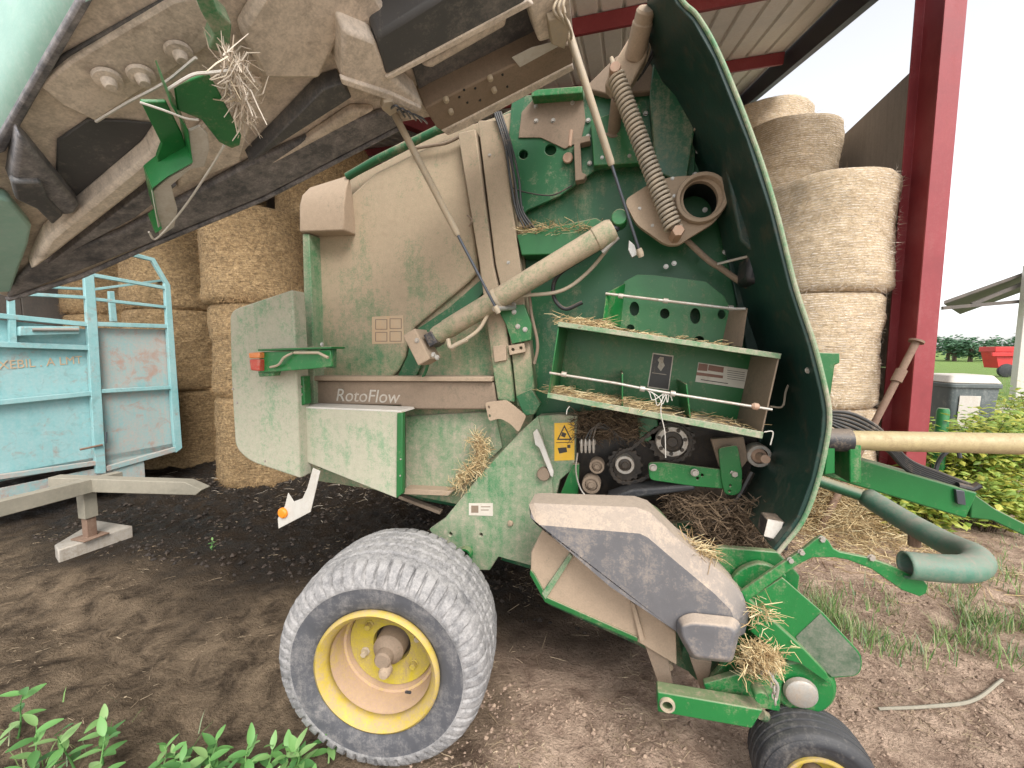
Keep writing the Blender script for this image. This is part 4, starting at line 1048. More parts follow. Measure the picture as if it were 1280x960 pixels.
obj('axle', MB().tube([(-1.0, 1.7, 0.45), (-1.0, 3.8, 0.45)], 0.045, 16), 'grease', baler)
obj('axle_arm', MB().beam(PY(600, 690, 2.02), Vector((-1.0, 2.02, 0.42)), 0.07, 0.14), 'green_deep', baler, 0.008)

# --- main wheels
def tyre_mesh(c, Ro, Ri, W, zig=True, n=300, lugs=54):
    """Axis along +Y, outer face at c.y. Two material slots: sidewall, tread."""
    mb = MB(); prof = []
    # (axial 0..W, radius, kind)
    h_ = Ro - Ri; sc = W / 0.49
    side = [(0.06 * sc, Ri), (0.035 * sc, Ri + .012 * sc), (0.02 * sc, Ri + h_ * .14), (0.008 * sc, Ri + h_ * .30), (0.002 * sc, Ri + h_ * .46), (0.003 * sc, Ri + h_ * .54)]
    nt_ = 84 if zig else 56
    tread = []
    for i in range(nt_ + 1):
        t = i / nt_; q = abs(t - .5) * 2
        e = max(0, (q - .56) / .44)
        rc = Ro - h_ * 0.05 * min(1, q / .56) ** 2
        sw = W * .2
        a = sw * (1 - math.sin(e * math.pi / 2)) if q > .56 else sw + (W - 2 * sw) * .5 * (1 - q / .56)
        r = rc - h_ * .38 * (1 - math.cos(e * math.pi / 2))
        if t > .5: a = W - a
        tread.append((a, r, t))
    P = [(a, r, None) for a, r in side] + tread + [(W - a, r, None) for a, r in reversed(side)]
    k0, k1 = len(side), len(side) + len(tread)
    m_ = len(P)
    for j in range(n):
        an = 2 * math.pi * j / n
        for a, r, t in P:
            if t is not None:
                q = abs(t - .5) * 2
                if zig:
                    ph = an * lugs / 6.2831853
                    zg = 0.014 * (abs((ph % 1) - .5) * 4 - 1)
                    dep_ = 0.0
                    for gc in (.30, .43, .57, .70):
                        dd = abs(t - gc - zg)
                        if dd < 0.016: dep_ = 0.011 * min(1, (0.016 - dd) / .007)
                    if q > .5:
                        s_ = abs((ph + (0.25 if t > .5 else 0) + 0.5 * (q - .5)) % 1 - .5)
                        w_ = 0.08 + 0.10 * (q - .5) / .5
                        if s_ < w_: dep_ = max(dep_, 0.014 * min(1, (q - .5) / .1) * min(1, (w_ - s_) / .06) * min(1, (1.0 - q) / .1))
                    elif abs((ph * 2 + t * 3) % 1 - .5) < .1 and abs(t - .5) < .16: dep_ = max(dep_, .004)
                    e = max(0, (q - .56) / .44) * math.pi / 2
                    r -= dep_ * math.cos(e)
                    a += dep_ * math.sin(e) * (1 if t < .5 else -1)
                    r += 0.003 * noise.noise(Vector((math.cos(an) * 14, math.sin(an) * 14, t * 9))) + 0.0015 * noise.noise(Vector((math.cos(an) * 45, math.sin(an) * 45, t * 30)))
                else:
                    for gc in (.12, .27, .42, .58, .73, .88):
                        if abs(t - gc) < 0.02: r -= 0.006
            mb.v.append(Vector((c[0] + r * math.cos(an), c[1] + a, c[2] + r * math.sin(an))))
    for j in range(n):
        for i in range(m_):
            i2 = (i + 1) % m_; j2 = (j + 1) % n
            mb.f.append((j * m_ + i, j * m_ + i2, j2 * m_ + i2, j2 * m_ + i))
            mb.m.append(1 if k0 - 1 <= i < k1 else 0)
    return mb
WC = PY(463, 843, 1.36); WC = Vector((WC.x + .015, 1.36, 0.45)); WR, WRI, WW = 0.475, 0.255, 0.44
def make_wheel(c, Ro, Ri, W, mats, zig=True, n=580, depth=.185, nuts=6, hubr=.07, sidelip=.012):
    k = Ri / .232
    rim = obj('wheel_rim', MB().lathe([(Ri * 1.035, .03 * k), (Ri * 1.055, .018 * k), (Ri * 1.05, .006 * k), (Ri * 1.02, .002), (Ri * .97, .012 * k), (Ri * .93, .03 * k), (Ri * .90, .05 * k)], c, (0, 1, 0), 72, caps=False), 'yellow', baler, smooth=60, recalc=False)
    rim.modifiers.new('solid', 'SOLIDIFY').thickness = 0.004
    o = obj('rim_barrel', MB().lathe([(Ri * .90, .05 * k), (Ri * .86, .075 * k), (Ri * .85, .14 * k), (Ri * .81, depth * .85), (Ri * .79, depth)], c, (0, 1, 0), 72, caps=False), 'yellow_dirty', rim, smooth=60, recalc=False)
    for p in o.data.polygons: pass
    me = o.data
    obj('wheel_disc', MB().lathe([(Ri * .80, depth + .004), (Ri * .77, depth - .008), (Ri * .72, depth - .004), (Ri * .35, depth - .002), (Ri * .33, depth + .02)], c, (0, 1, 0), 60, caps=False), 'yellow_disc', rim, recalc=False)
    hc = Vector(c) + Vector((0, depth, 0))
    obj('hub', MB().lathe([(0, -.105 * k), (.028 * k, -.105 * k), (.034 * k, -.098 * k), (.036 * k, -.07 * k), (hubr * .8, -.055 * k), (hubr, -.04 * k), (hubr * 1.03, 0), (hubr * 1.03, .15)], hc, (0, 1, 0), 32), 'brown', rim)
    for i in range(nuts):
        an = 2 * math.pi * i / nuts + .35
        q = hc + Vector((math.cos(an) * Ri * .53, 0, math.sin(an) * Ri * .53))
        obj('wheel_nut', MB().lathe([(0, -.028 * k), (.012 * k, -.028 * k), (.014 * k, -.022 * k), (.014 * k, -.008 * k), (.02 * k, -.006 * k), (.02 * k, .004)], q, (0, 1, 0), 6), 'yellow_disc' if i % 3 else 'steel_tan', rim)
    obj('tyre', tyre_mesh(c, Ro, Ri, W, zig, n), mats, rim, smooth=50)
    return rim
mw = make_wheel(WC, WR, WRI, WW, ['tyre_side', 'tyre_tread'])
mw.rotation_euler.z = R(9)
obj('valve', MB().tube([WC + Vector((.13, .06, -.12)), WC + Vector((.115, .045, -.105))], .006, 8), 'rubber', mw)
obj('grease_cap', MB().lathe([(0, -.135), (.02, -.132), (.026, -.12), (.026, -.09)], WC + Vector((.01, .19, -.05)), (0, 1, 0), 20), 'tan', mw)
make_wheel(Vector((-1.0, 3.5, 0.455)), WR, WRI, WW, ['tyre_side', 'tyre_tread'], True, 120)

# --- pickup: grey moulded side cover
YP = 1.58
outl = [(661, 631), (668, 629), (795, 634), (812, 640), (850, 676), (905, 718), (928, 742), (937, 766), (931, 792), (916, 829), (863, 824), (843, 790), (760, 733), (662, 648)]
inner = [(664, 640), (671, 656), (800, 667), (810, 672), (845, 702), (893, 742), (913, 762), (919, 776), (914, 800), (903, 826), (866, 822), (845, 789), (762, 733), (663, 647)]
fi = pts(planeY(YP), inner); fo = pts(planeY(YP + 0.075), outl)
for i_ in range(9, 14): fo[i_] = fi[i_] + Vector((0, .075, 0))
fb = [p + Vector((0, .13, 0)) for p in fo]
n = len(fi)
mb = MB().add(fi + fo + fb, [tuple(range(n))] + [(i, (i + 1) % n, n + (i + 1) % n, n + i) for i in range(n)] +
              [(n + i, n + (i + 1) % n, 2 * n + (i + 1) % n, 2 * n + i) for i in range(n)] + [tuple(range(3 * n - 1, 2 * n - 1, -1))])
cover = obj('pickup_cover', mb, 'grey_plastic', baler, 0.0, smooth=20)
bo = rounded([(845, 772), (862, 764), (918, 770), (928, 780), (916, 829), (864, 824), (845, 790)], 8, 4)
bi = rounded([(852, 783), (866, 779), (912, 783), (920, 792), (911, 826), (868, 821), (852, 795)], 6, 4)
fo, fi = pts(planeY(YP - .004), bo), pts(planeY(YP - .055), bi); n = len(fo)
obj('cover_boss', MB().add(fi + fo, [tuple(range(n))] + [(i, (i + 1) % n, n + (i + 1) % n, n + i) for i in range(n)] + [tuple(range(2 * n - 1, n - 1, -1))]), 'grey_plastic', cover, 0.008, seg=3)
lp = plate('pickup_side_plate', [(664, 690), (678, 662), (760, 726), (845, 790), (846, 832), (796, 802), (682, 752), (663, 716)], 1.70, 0.03, 'tan', baler, 0.005)
obj('fold', MB().prism(pts(planeY(1.685), [(677, 742), (712, 692), (716, 696), (682, 750)]), (0, .02, 0)), 'green_pale', lp, 0.003)
obj('lower_edge', MB().prism(pts(planeY(1.69), [(663, 712), (668, 718), (684, 747), (797, 797), (797, 803), (681, 753), (662, 718)]), (0, .02, 0)), 'green_mid', lp, 0.003)
obj('side_rib', MB().prism(pts(planeY(1.68), [(788, 752), (794, 756), (806, 800), (800, 803)]), (0, .03, 0)), 'tan', lp, 0.003)
obj('skid_bar', MB().prism(pts(planeY(1.72), [(800, 790), (832, 808), (842, 860), (826, 864)]), (0, .04, 0)), 'brown', baler, 0.004)
obj('skid_bar', MB().prism(pts(planeY(1.78), [(862, 822), (890, 828), (884, 866), (876, 862)]), (0, .04, 0)), 'brown', baler, 0.004)
plate('under_sheet', [(625, 700), (665, 712), (685, 756), (800, 808), (880, 850), (880, 800), (760, 720), (680, 660)], 2.0, 0.03, 'green_deep', baler, 0.004)
# pickup reel behind: tine bars
pcn = Vector((0.45, 0, 0.42))
reel = obj('pickup_reel', MB().tube([(0.45, 1.85, 0.42), (0.45, 3.6, 0.42)], 0.13, 24), 'green_deep', baler)
for k in range(4):
    an = k * math.pi / 2 + .4
    obj('tine_bar', MB().tube([(0.45 + .2 * math.cos(an), 1.85, .42 + .2 * math.sin(an)), (0.45 + .2 * math.cos(an), 3.6, .42 + .2 * math.sin(an))], 0.018, 10), 'steel_tan', reel)
# bright green pickup side sheets
plate('pickup_sheet', [(884, 690), (900, 684), (972, 690), (1000, 720), (985, 830), (930, 860), (880, 860), (905, 830), (938, 770), (925, 735)], 1.76, 0.03, 'green', baler, 0.005)
plate('rounded_cover', rounded([(908, 735), (924, 712), (948, 703), (966, 708), (984, 720), (975, 745), (945, 770)], 12, 5, (1, 2, 3)), 1.72, 0.03, 'green', baler, 0.006)
obj('sloping_arm', MB().prism(pts(planeY(1.66), [(928, 742), (942, 754), (1006, 812), (1034, 842), (1040, 858), (1000, 830), (978, 824), (938, 790), (938, 768)]), (0, .07, 0)), 'green', baler, 0.005)
gp = plate('wind_guard_plate', rounded([(932, 752), (978, 722), (1029, 766), (1079, 820), (1076, 845), (1040, 848), (1000, 812)], 14, 5, (3, 4)), 1.69, 0.012, 'green', baler, 0.003)
plate('worn_corner', rounded([(995, 796), (1026, 767), (1077, 821), (1074, 844), (1040, 846), (1003, 812)], 13, 5, (2, 3)), 1.687, 0.003, 'worn', gp, 0.0)
ga = plate('guard_arm', [(926, 740), (960, 716), (987, 698), (1005, 686), (1020, 674), (1028, 670), (1036, 676), (1042, 686), (1050, 690), (1085, 697), (1114, 707), (1155, 726), (1160, 732), (1158, 742), (1150, 746), (1128, 738), (1105, 722), (1089, 711), (1060, 700), (1043, 697), (1016, 697), (998, 706), (972, 724), (934, 752)], 1.66, 0.016, 'green', baler, 0.003)
for a, b in ((988, 705), (1002, 695), (1024, 677), (1089, 702)): bolt(a, b, 1.658, 1.05, ga)
# drum housing and wheel arm
dc = PY(1003, 858, 1.70)
drum = obj('wheel_housing', MB().lathe([(0, -.01), (.10, -.01), (.108, -.004), (.112, 0), (.112, .012), (.12, .014), (.122, .02), (.122, .08), (0, .08)], dc, (0, 1, 0), 44), 'green', baler)
obj('housing_ring', MB().lathe([(0, -.03), (.045, -.03), (.055, -.024), (.06, -.01)], PY(999, 862, 1.69), (0, 1, 0), 30), 'steel', drum)
wa = obj('wheel_arm', MB().prism(pts(planeY(1.60), [(822, 865), (822, 890), (940, 911), (954, 888)]), (0, .06, 0), [circ(planeY(1.60), 834, 880, 6.5, 7.5)]), 'green', baler, 0.005)
obj('arm_bush', MB().lathe([(.020, -.012), (.028, -.012), (.03, -.006), (.03, .0), (.02, .0)], PY(834, 880, 1.60), (0, 1, 0), 24, closed=True), 'steel_tan', wa)
plate('arm_plate', [(880, 855), (950, 835), (978, 846), (975, 890), (950, 885), (884, 872)], 1.68, 0.03, 'green', baler, 0.004)
obj('shackle', MB().tube(bez([PY(952, 842, 1.58), PY(958, 838, 1.57), PY(966, 848, 1.57), PY(972, 858, 1.57), PY(970, 874, 1.57)], 6), 0.006, 8), 'steel', baler)
for k in range(5):
    c = PY(966 + k * .8, 848 + k * 7, 1.57)
    obj('chain_link', MB().tube([c + Vector((math.cos(t * math.pi / 6) * .009 * (1 if k % 2 else .3), math.cos(t * math.pi / 6) * .009 * (.3 if k % 2 else 1), math.sin(t * math.pi / 6) * .015)) for t in range(13)], 0.0035, 6), 'steel', baler)
obj('lug', MB().lathe([(0, -.02), (.022, -.02), (.026, -.014), (.026, .03)], PY(950, 868, 1.60), (0, 1, 0), 18), 'green', wa)
# gauge wheel on the pickup
gc = PZ(1027, 961, 0.213); gc = Vector((gc.x, 1.56, 0.213))
gcp = PY(1029, 962, 1.56); gc = Vector((gcp.x, 1.56, 0.205))
make_wheel(gc, 0.205, 0.112, 0.175, ['rubber', 'rubber'], False, 110, 0.07, 4, 0.035)
obj('wheel_stub', MB().tube([gc + Vector((0, .1, 0)), gc + Vector((0, .22, 0)), PY(950, 892, 1.66)], 0.02, 12), 'green_deep', baler)

# --- tongue, driveline, hoses, bent guard pipe
YC = 2.72
bk = obj('tongue_bracket', MB().prism(pts(planeY(2.45), [(1036, 544), (1077, 550), (1077, 604), (1062, 604), (1062, 556), (1044, 553), (1044, 592), (1030, 594)]), (0, .30, 0)), 'green', baler, 0.006)
A, B = PY(1070, 588, YC), PY(1203, 627, YC)
tg = obj('tongue', MB().beam(A - (B - A) * .5, B, 0.13, 0.155), 'green', baler, 0.01)
C1 = PY(1235, 640, YC); C2 = PY(1300, 672, YC)
obj('tongue_neck', MB().add([B + Vector((0, -.06, .07)), B + Vector((0, .06, .07)), B + Vector((0, .06, -.07)), B + Vector((0, -.06, -.07)),
    C1 + Vector((0, -.035, .035)), C1 + Vector((0, .035, .035)), C1 + Vector((0, .035, -.035)), C1 + Vector((0, -.035, -.035)),
    C2 + Vector((0, -.035, .03)), C2 + Vector((0, .035, .03)), C2 + Vector((0, .035, -.03)), C2 + Vector((0, -.035, -.03))],
    [(0, 1, 2, 3), (0, 1, 5, 4), (1, 2, 6, 5), (2, 3, 7, 6), (3, 0, 4, 7), (4, 5, 9, 8), (5, 6, 10, 9), (6, 7, 11, 10), (7, 4, 8, 11), (11, 10, 9, 8)]), 'green_mid', tg, 0.006)
obj('hitch_bar', MB().tube([C2, C2 + (C2 - C1) * 1.2], 0.03, 12), 'green_mid', tg)
C3 = C2 + (C2 - C1) * 1.1
obj('tongue_stand', MB().tube([C3, Vector((C3.x, C3.y, -0.02))], 0.03, 12), 'green_mid', tg)
plate('clamp_strap', [(1195, 612), (1206, 614), (1208, 632), (1197, 630)], YC - 0.085, 0.02, 'rod', baler, 0.003)
pa, pb = PY(1046, 550, 2.50), PY(1330, 556, 2.50)
obj('driveline_tube', MB().tube([pa, pa + (pb - pa) * .2, pb], 0.052, 24), 'pole', baler)
obj('driveline_tube', MB().tube([PY(1020, 549, 2.5), PY(1062, 550.4, 2.5)], 0.062, 24), 'black', baler)
for k in range(6):
    s_ = k * 5
    obj('hydraulic_hose', MB().tube(bez([PY(1030, 515 + s_ * .4, 2.6), PY(1060, 516 + s_, 2.58), PY(1090, 530 + s_, 2.6), PY(1110, 548 + s_ * .6, 2.66), PY(1135, 575 + s_ * .5, 2.68), PY(1175, 592 + s_ * .5, 2.70), PY(1212, 606 + s_ * .4, 2.70)], 8), 0.012, 10), 'rubber_hose', baler)
obj('hose_support', MB().tube(bez([PY(1168, 600, 2.7), PY(1172, 580, 2.7), PY(1182, 566, 2.68), PY(1196, 562, 2.68), PY(1200, 572, 2.68)], 6), 0.010, 8), 'rod', baler)
obj('hose_coupler', MB().tube([PY(1196, 607, 2.68), PY(1214, 611, 2.68), PY(1224, 606, 2.68)], 0.02, 10), 'black', baler)
obj('side_upright', MB().prism(pts(planeY(2.3), [(1016, 440), (1050, 441), (1050, 454), (1044, 456), (1036, 512), (1024, 512), (1020, 450)]), (0, .06, 0)), 'green_mid', baler, 0.006)
pp = bez([PY(1085, 622, 2.3), PY(1130, 650, 2.12), PY(1175, 675, 1.96), PY(1198, 686, 1.88), PY(1216, 694, 1.80), PY(1222, 703, 1.74), PY(1212, 710, 1.68), PY(1190, 711, 1.66), PY(1160, 709, 1.66), PY(1131, 706, 1.66)], 6)
gpz = obj('bent_guard_pipe', MB().tube(pp, 0.046, 26, caps=False), 'pipe', baler, recalc=False)
gpz.modifiers.new('solid', 'SOLIDIFY').thickness = 0.006
gpz.modifiers['solid'].offset = -1
obj('pipe_lug', MB().tube([PY(1143, 668, 2.05), PY(1143, 682, 2.05)], 0.022, 10), 'rustpipe', gpz)
obj('pipe_carrier', MB().tube([PY(1020, 600, 2.35), PY(1085, 622, 2.3)], 0.03, 12), 'green_deep', baler)

# --- raised side door
door_out = [(12, 372), (100, 343), (190, 303), (330, 245), (430, 192), (500, 153), (540, 146), (720, 76)]
far = [DP(a, b) for a, b in door_out]
def dz(x): return 3.165 + .424 * x
near = [(-0.17, 0.70), (-1.25, 0.735), (-1.80, 0.82), (-2.35, 0.95), (-2.60, 1.08)]
dpoly = far + [Vector((x, y, dz(x))) for x, y in near]
door = obj('raised_side_door', MB().prism(dpoly, DN * 0.02), 'door_tan', baler, 0.004)
def dplate(name, L, off, th, mat, bev=0.006):
    """Piece on the underside of the door; off = distance of its lower face below the door, th = how far it reaches up."""
    return obj(name, MB().prism([DP(a, b, off) for a, b in L], DN * th), mat, door, bev)
dplate('edge_trim', [(10, 374), (190, 304), (330, 246), (430, 194), (505, 155), (492, 138), (420, 158), (310, 206), (150, 292), (42, 330), (22, 350)], 0.03, 0.028, 'edge_black', 0.01)
obj('edge_bead', MB().tube([DP(a, b, .022) for a, b in ((10, 374), (100, 346), (190, 306), (330, 248), (430, 196), (505, 157))], 0.011, 10), 'edge_black', door)
# outer skin turned up along the near edge
q = [Vector((x, y - .006, dz(x) - .03)) for x, y in near]
mb = MB()
nn = len(q)
mb.add(q + [p + Vector((0, -.03, .10)) for p in q] + [p + Vector((0, .0, .50)) for p in q] + [p + Vector((0, .26, .62)) for p in q],
       [(k * nn + i, k * nn + i + 1, (k + 1) * nn + i + 1, (k + 1) * nn + i) for k in range(3) for i in range(nn - 1)])
sk_ = obj('outer_skin', mb, 'teal', door, smooth=60)
sk_.modifiers.new('solid', 'SOLIDIFY').thickness = 0.006
dplate('near_lip', [(-8, 196), (0, 172), (100, 0), (118, 0), (8, 190)], 0.028, 0.02, 'edge_black', 0.006)
dplate('rear_cap', [(-6, 246), (14, 252), (40, 284), (36, 306), (14, 366), (-8, 366)], 0.05, 0.045, 'teal', 0.01)
dplate('corner_wedge', [(14, 230), (24, 170), (40, 186), (100, 258), (94, 268), (80, 270), (52, 262)], 0.07, 0.065, 'edge_black', 0.012)
dplate('corner_clip', [(14, 228), (52, 228), (62, 252), (80, 270), (66, 282), (46, 262), (20, 250)], 0.085, 0.03, 'door_black', 0.008)
# ribs
dplate('rib', [(40, 340), (60, 300), (186, 196), (205, 168), (214, 196), (180, 232), (72, 316)], 0.075, 0.072, 'door_tan', 0.014)
dplate('rib', [(60, 332), (190, 232), (222, 232), (170, 272), (80, 320)], 0.045, 0.042, 'edge_black', 0.01)
dplate('recess_panel', [(70, 238), (72, 176), (110, 150), (160, 152), (196, 156), (130, 226), (98, 256)], 0.012, 0.010, 'door_black', 0.004)
dplate('recess_panel', [(222, 236), (232, 180), (318, 98), (330, 106), (300, 204)], 0.03, 0.028, 'door_tan', 0.008)
dplate('rib', [(312, 204), (322, 198), (440, 122), (428, 104), (404, 112), (366, 150)], 0.06, 0.058, 'door_black', 0.012)
dplate('rib', [(330, 212), (440, 138), (470, 138), (420, 164)], 0.035, 0.033, 'door_tan', 0.01)
dplate('plate_seam', [(50, 100), (80, 70), (205, 0), (215, 0), (90, 74), (56, 104)], 0.012, 0.010, 'door_black', 0.003)
dplate('latch_base', [(50, 108), (90, 76), (215, 2), (245, -4), (268, 40), (262, 58), (120, 152), (78, 132)], 0.025, 0.02, 'door_tan', 0.006)
for a, b in ((134, 97), (176, 93), (223, 64)):
    c = DP(a, b, .03)
    obj('latch_bolt', MB().lathe([(0, .032), (.012, .032), (.016, .026), (.018, .012), (.032, .010), (.034, 0)], c, -DN, 20), 'door_tan', door)
dplate('rib', [(330, -10), (470, -10), (500, 44), (470, 58), (430, 38), (400, 100), (330, 100), (300, 40)], 0.05, 0.047, 'door_tan', 0.015)
dplate('rib', [(428, 36), (470, 52), (486, 92), (530, 132), (520, 140), (488, 124), (428, 103)], 0.11, 0.108, 'door_tan', 0.012)
dplate('rib', [(470, 46), (482, 96), (662, 4), (650, -20), (560, -10)], 0.115, 0.11, 'door_black', 0.014)
dplate('rib_edge', [(481, 97), (486, 101), (668, 6), (660, 0)], 0.118, 0.02, 'door_tan', 0.004)
dplate('recess_panel', [(516, 86), (530, 134), (674, 52), (655, -10)], 0.02, 0.018, 'door_black', 0.004)
dplate('rib', [(528, 84), (540, 86), (632, 34), (636, 16)], 0.06, 0.05, 'door_tan', 0.01)
dplate('end_wall', [(655, -12), (674, 54), (700, 46), (706, -12)], 0.10, 0.098, 'door_tan', 0.01)
dplate('lower_flange', [(426, 98), (428, 106), (486, 126), (522, 142), (528, 136), (490, 118)], 0.125, 0.02, 'door_tan', 0.004)
hp_ = dplate('hinge_plate', [(531, 136), (545, 128), (680, 62), (717, 54), (716, 80), (580, 150), (556, 166), (546, 160)], 0.10, 0.10, 'brown', 0.006)
dplate('hinge_lip', [(552, 164), (580, 150), (716, 80), (718, 88), (584, 160), (560, 170)], 0.105, 0.02, 'door_tan', 0.005)
dplate('decal', [(640, 72), (664, 60), (700, 50), (698, 58), (650, 84)], 0.1025, 0.002, 'white', 0)
for a, b in ((557, 123), (563, 138), (612, 96), (617, 111)):
    c = DP(a, b, .10)
    obj('hinge_bolt', MB().lathe([(0, .016), (.008, .016), (.011, .012), (.012, 0)], c, -DN, 12), 'steel_tan', door)
for a, b in ((574, 121), (584, 128), (594, 110), (628, 93), (634, 108), (600, 125), (580, 112)):
    c = DP(a, b, .10)
    obj('hinge_stud', MB().lathe([(0, .004), (.004, .004), (.005, 0)], c, -DN, 8), 'dark_hole', door)
# clips holding the strut tops
for L in ([(480, 128), (492, 126), (497, 140), (488, 146), (478, 138)], [(686, 26), (702, 20), (712, 34), (706, 62), (690, 56)]):
    dplate('strut_clip', L, 0.135, 0.03, 'steel_tan', 0.004)
for k in range(3):
    obj('wire_clip', MB().tube(bez([DP(698 + k * 4, -4, .1), DP(692 + k * 6, 14, .13), DP(704 + k * 5, 30 + k * 6, .13), DP(700 + k * 6, 56, .12)], 6), 0.005, 8), 'steel_tan', door)
for k in range(5):
    obj('wire_clip', MB().tube(bez([DP(488 + k * 8, 136 + k * 2, .13), DP(496 + k * 8, 132 + k * 4, .15), DP(506 + k * 7, 146 + k * 2, .13)], 5), 0.004, 6), 'rod', door)
# green latch hanging from the door
lt = dplate('latch_strap', [(240, -14), (262, -14), (272, 14), (290, 30), (288, 56), (276, 66), (262, 62), (268, 44), (252, 16)], 0.14, 0.05, 'green_pale', 0.004)
dplate('latch_plate', [(176, 128), (208, 128), (228, 168), (236, 196), (214, 220), (200, 212), (196, 196), (202, 180), (188, 152)], 0.17, 0.012, 'green', 0.003)
dplate('latch_plate', [(218, 108), (260, 92), (272, 112), (302, 170), (300, 182), (290, 186), (274, 178), (252, 150), (222, 138)], 0.20, 0.012, 'green', 0.003)
path = [(208, 112), (214, 132), (234, 164), (240, 204), (208, 222), (190, 236), (196, 268), (202, 286), (194, 292)]
A = [DP(a, b, .22) for a, b in path]
mb = MB()
for w_, pth in ((0.0, A),):
    nA = len(A)
    vs = A + [p + DN * .08 for p in A] + [p + Vector((.012, -.006, -.002)) for p in A] + [p + DN * .08 + Vector((.012, -.006, -.002)) for p in A]
    fs = []
    for i in range(nA - 1):
        fs += [(i, i + 1, nA + i + 1, nA + i), (2 * nA + i, 3 * nA + i, 3 * nA + i + 1, 2 * nA + i + 1), (i, 2 * nA + i, 2 * nA + i + 1, i + 1), (nA + i, nA + i + 1, 3 * nA + i + 1, 3 * nA + i)]
    fs += [(0, nA, 3 * nA, 2 * nA), (nA - 1, 3 * nA - 1, 4 * nA - 1, 2 * nA - 1)]
    mb.add(vs, fs)
obj('latch_hook', mb, 'green', door, 0.002)
dplate('latch_cheek', [(236, 164), (250, 158), (260, 168), (262, 186), (256, 208), (238, 212), (214, 232), (222, 262), (218, 284), (200, 296), (194, 264), (190, 240), (210, 224), (240, 206)], 0.215, 0.008, 'white', 0.002)
obj('twine', MB().tube(bez([DP(175, 128, .23), DP(205, 138, .235), DP(232, 148, .235), DP(248, 150, .23)], 6), 0.003, 6), 'white', door)
obj('twine', MB().tube(bez([DP(280, 182, .23), DP(262, 212, .24), DP(228, 262, .24), DP(196, 298, .235), DP(186, 290, .23)], 6), 0.0035, 6), 'white', door)
obj('twine', MB().tube(bez([DP(210, 112, .21), DP(240, 94, .21), DP(262, 91, .21), DP(290, 88, .21)], 6), 0.004, 6), 'white', door)
obj('twine', MB().tube(bez([DP(120, 152, .05), DP(160, 128, .08), DP(205, 104, .12), DP(245, 72, .14)], 6), 0.004, 6), 'white', door)

# ------------------------------------------------------------------ straw caught on the machine
random.seed(21)
def in_px(x0, y0, x1, y1, Y0, Y1):
    return lambda: PY(random.uniform(x0, x1), random.uniform(y0, y1), random.uniform(Y0, Y1))
mb = MB()
def tuft(p, r, n): 
    straws(mb, n, lambda: Vector(p) + Vector((random.gauss(0, r), random.gauss(0, r), random.gauss(0, r * .7))), (.05, .15), .0018, 1.2, .5)
def door_tuft():
    k = random.random()
    return DP(288 + 18 * k + random.gauss(0, 6), 70 + 78 * k + random.gauss(0, 8), random.uniform(.12, .24))
straws(mb, 300, door_tuft, (.03, .09), .0017, 2.5, .5)
stuff('straw_on_latch', mb, 'straw_pale', 'tuft of pale straw caught on the green door latch', 'straw')
mb = MB()
def ledge(a, b, y0, y1, z=0.008):
    def f():
        t = random.random(); p = a.lerp(b, t); p = Vector(p); p.y = random.uniform(y0, y1); p.z += random.uniform(0.002, z); return p
    return f
straws(mb, 420, ledge(BL - iv * .012, BL.lerp(BR, .55) - iv * .012, YT0 + .01, YT0 + .2, .03), (.02, .09), .0012, .25)
straws(mb, 300, ledge(BL - iv * .012, BR - iv * .012, YT0 + .01, YT1 - .02, .015), (.02, .07), .0012, .2)
straws(mb, 260, ledge(TL, TL.lerp(TR, .25), YT0 + .01, YT1 - .02, .035), (.02, .09), .0012, .3)
straws(mb, 220, ledge(TL, TL.lerp(TR, .85), YT0 + .01, YT1 - .02, .012), (.02, .07), .0012, .2)
stuff('straw_in_tray', mb, 'straw', 'chopped straw lying in and on the green twine tray', 'straw')
mb = MB()
straws(mb, 500, in_px(646, 284, 745, 292, 1.95, 2.06), (.02, .1), .0013, .5)
straws(mb, 700, lambda: PY(*(lambda t: (595 + 8 * math.sin(t * 5) - 20 * max(0, t - .6) * 2 + random.gauss(0, 5), 545 + 62 * t + random.gauss(0, 3)))(random.random()), random.uniform(1.93, 2.0)), (.02, .07), .0013, 1.6, .8)
stuff('straw_on_frame', mb, 'straw', 'dry straw wisps stuck on the frame ledge and axle plate', 'straw')
mb = MB()
straws(mb, 2600, lambda: PY(random.uniform(860, 985), random.uniform(625, 690), random.uniform(1.82, 2.02)), (.02, .09), .0016, .8)
straws(mb, 1300, lambda: PY(random.uniform(715, 800), random.uniform(515, 548), random.uniform(1.95, 2.06)), (.02, .08), .0014, .8)
straws(mb, 900, lambda: PY(random.uniform(830, 900), random.uniform(618, 655), random.uniform(1.9, 2.02)), (.02, .07), .0014, .8)
stuff('chaff_in_gears', mb, 'chaff', 'dark chaff packed around the gears below the tray', 'chaff')
mb = MB()
straws(mb, 1100, lambda: PY(random.gauss(950, 11), random.gauss(824, 9), random.uniform(1.58, 1.68)), (.02, .075), .0013, .9, .9)
straws(mb, 90, lambda: PY(random.gauss(950, 6), random.gauss(765, 7), random.uniform(1.62, 1.7)), (.03, .09), .0015, .5)
straws(mb, 260, lambda: PY(*(lambda t: (860 + 25 * t + random.gauss(0, 8), 680 + 14 * t + random.gauss(0, 4)))(random.random()), random.uniform(1.68, 1.78)), (.03, .1), .0015, .6)
stuff('straw_on_pickup', mb, 'straw', 'straw bunched on the pickup above the small wheel', 'straw')

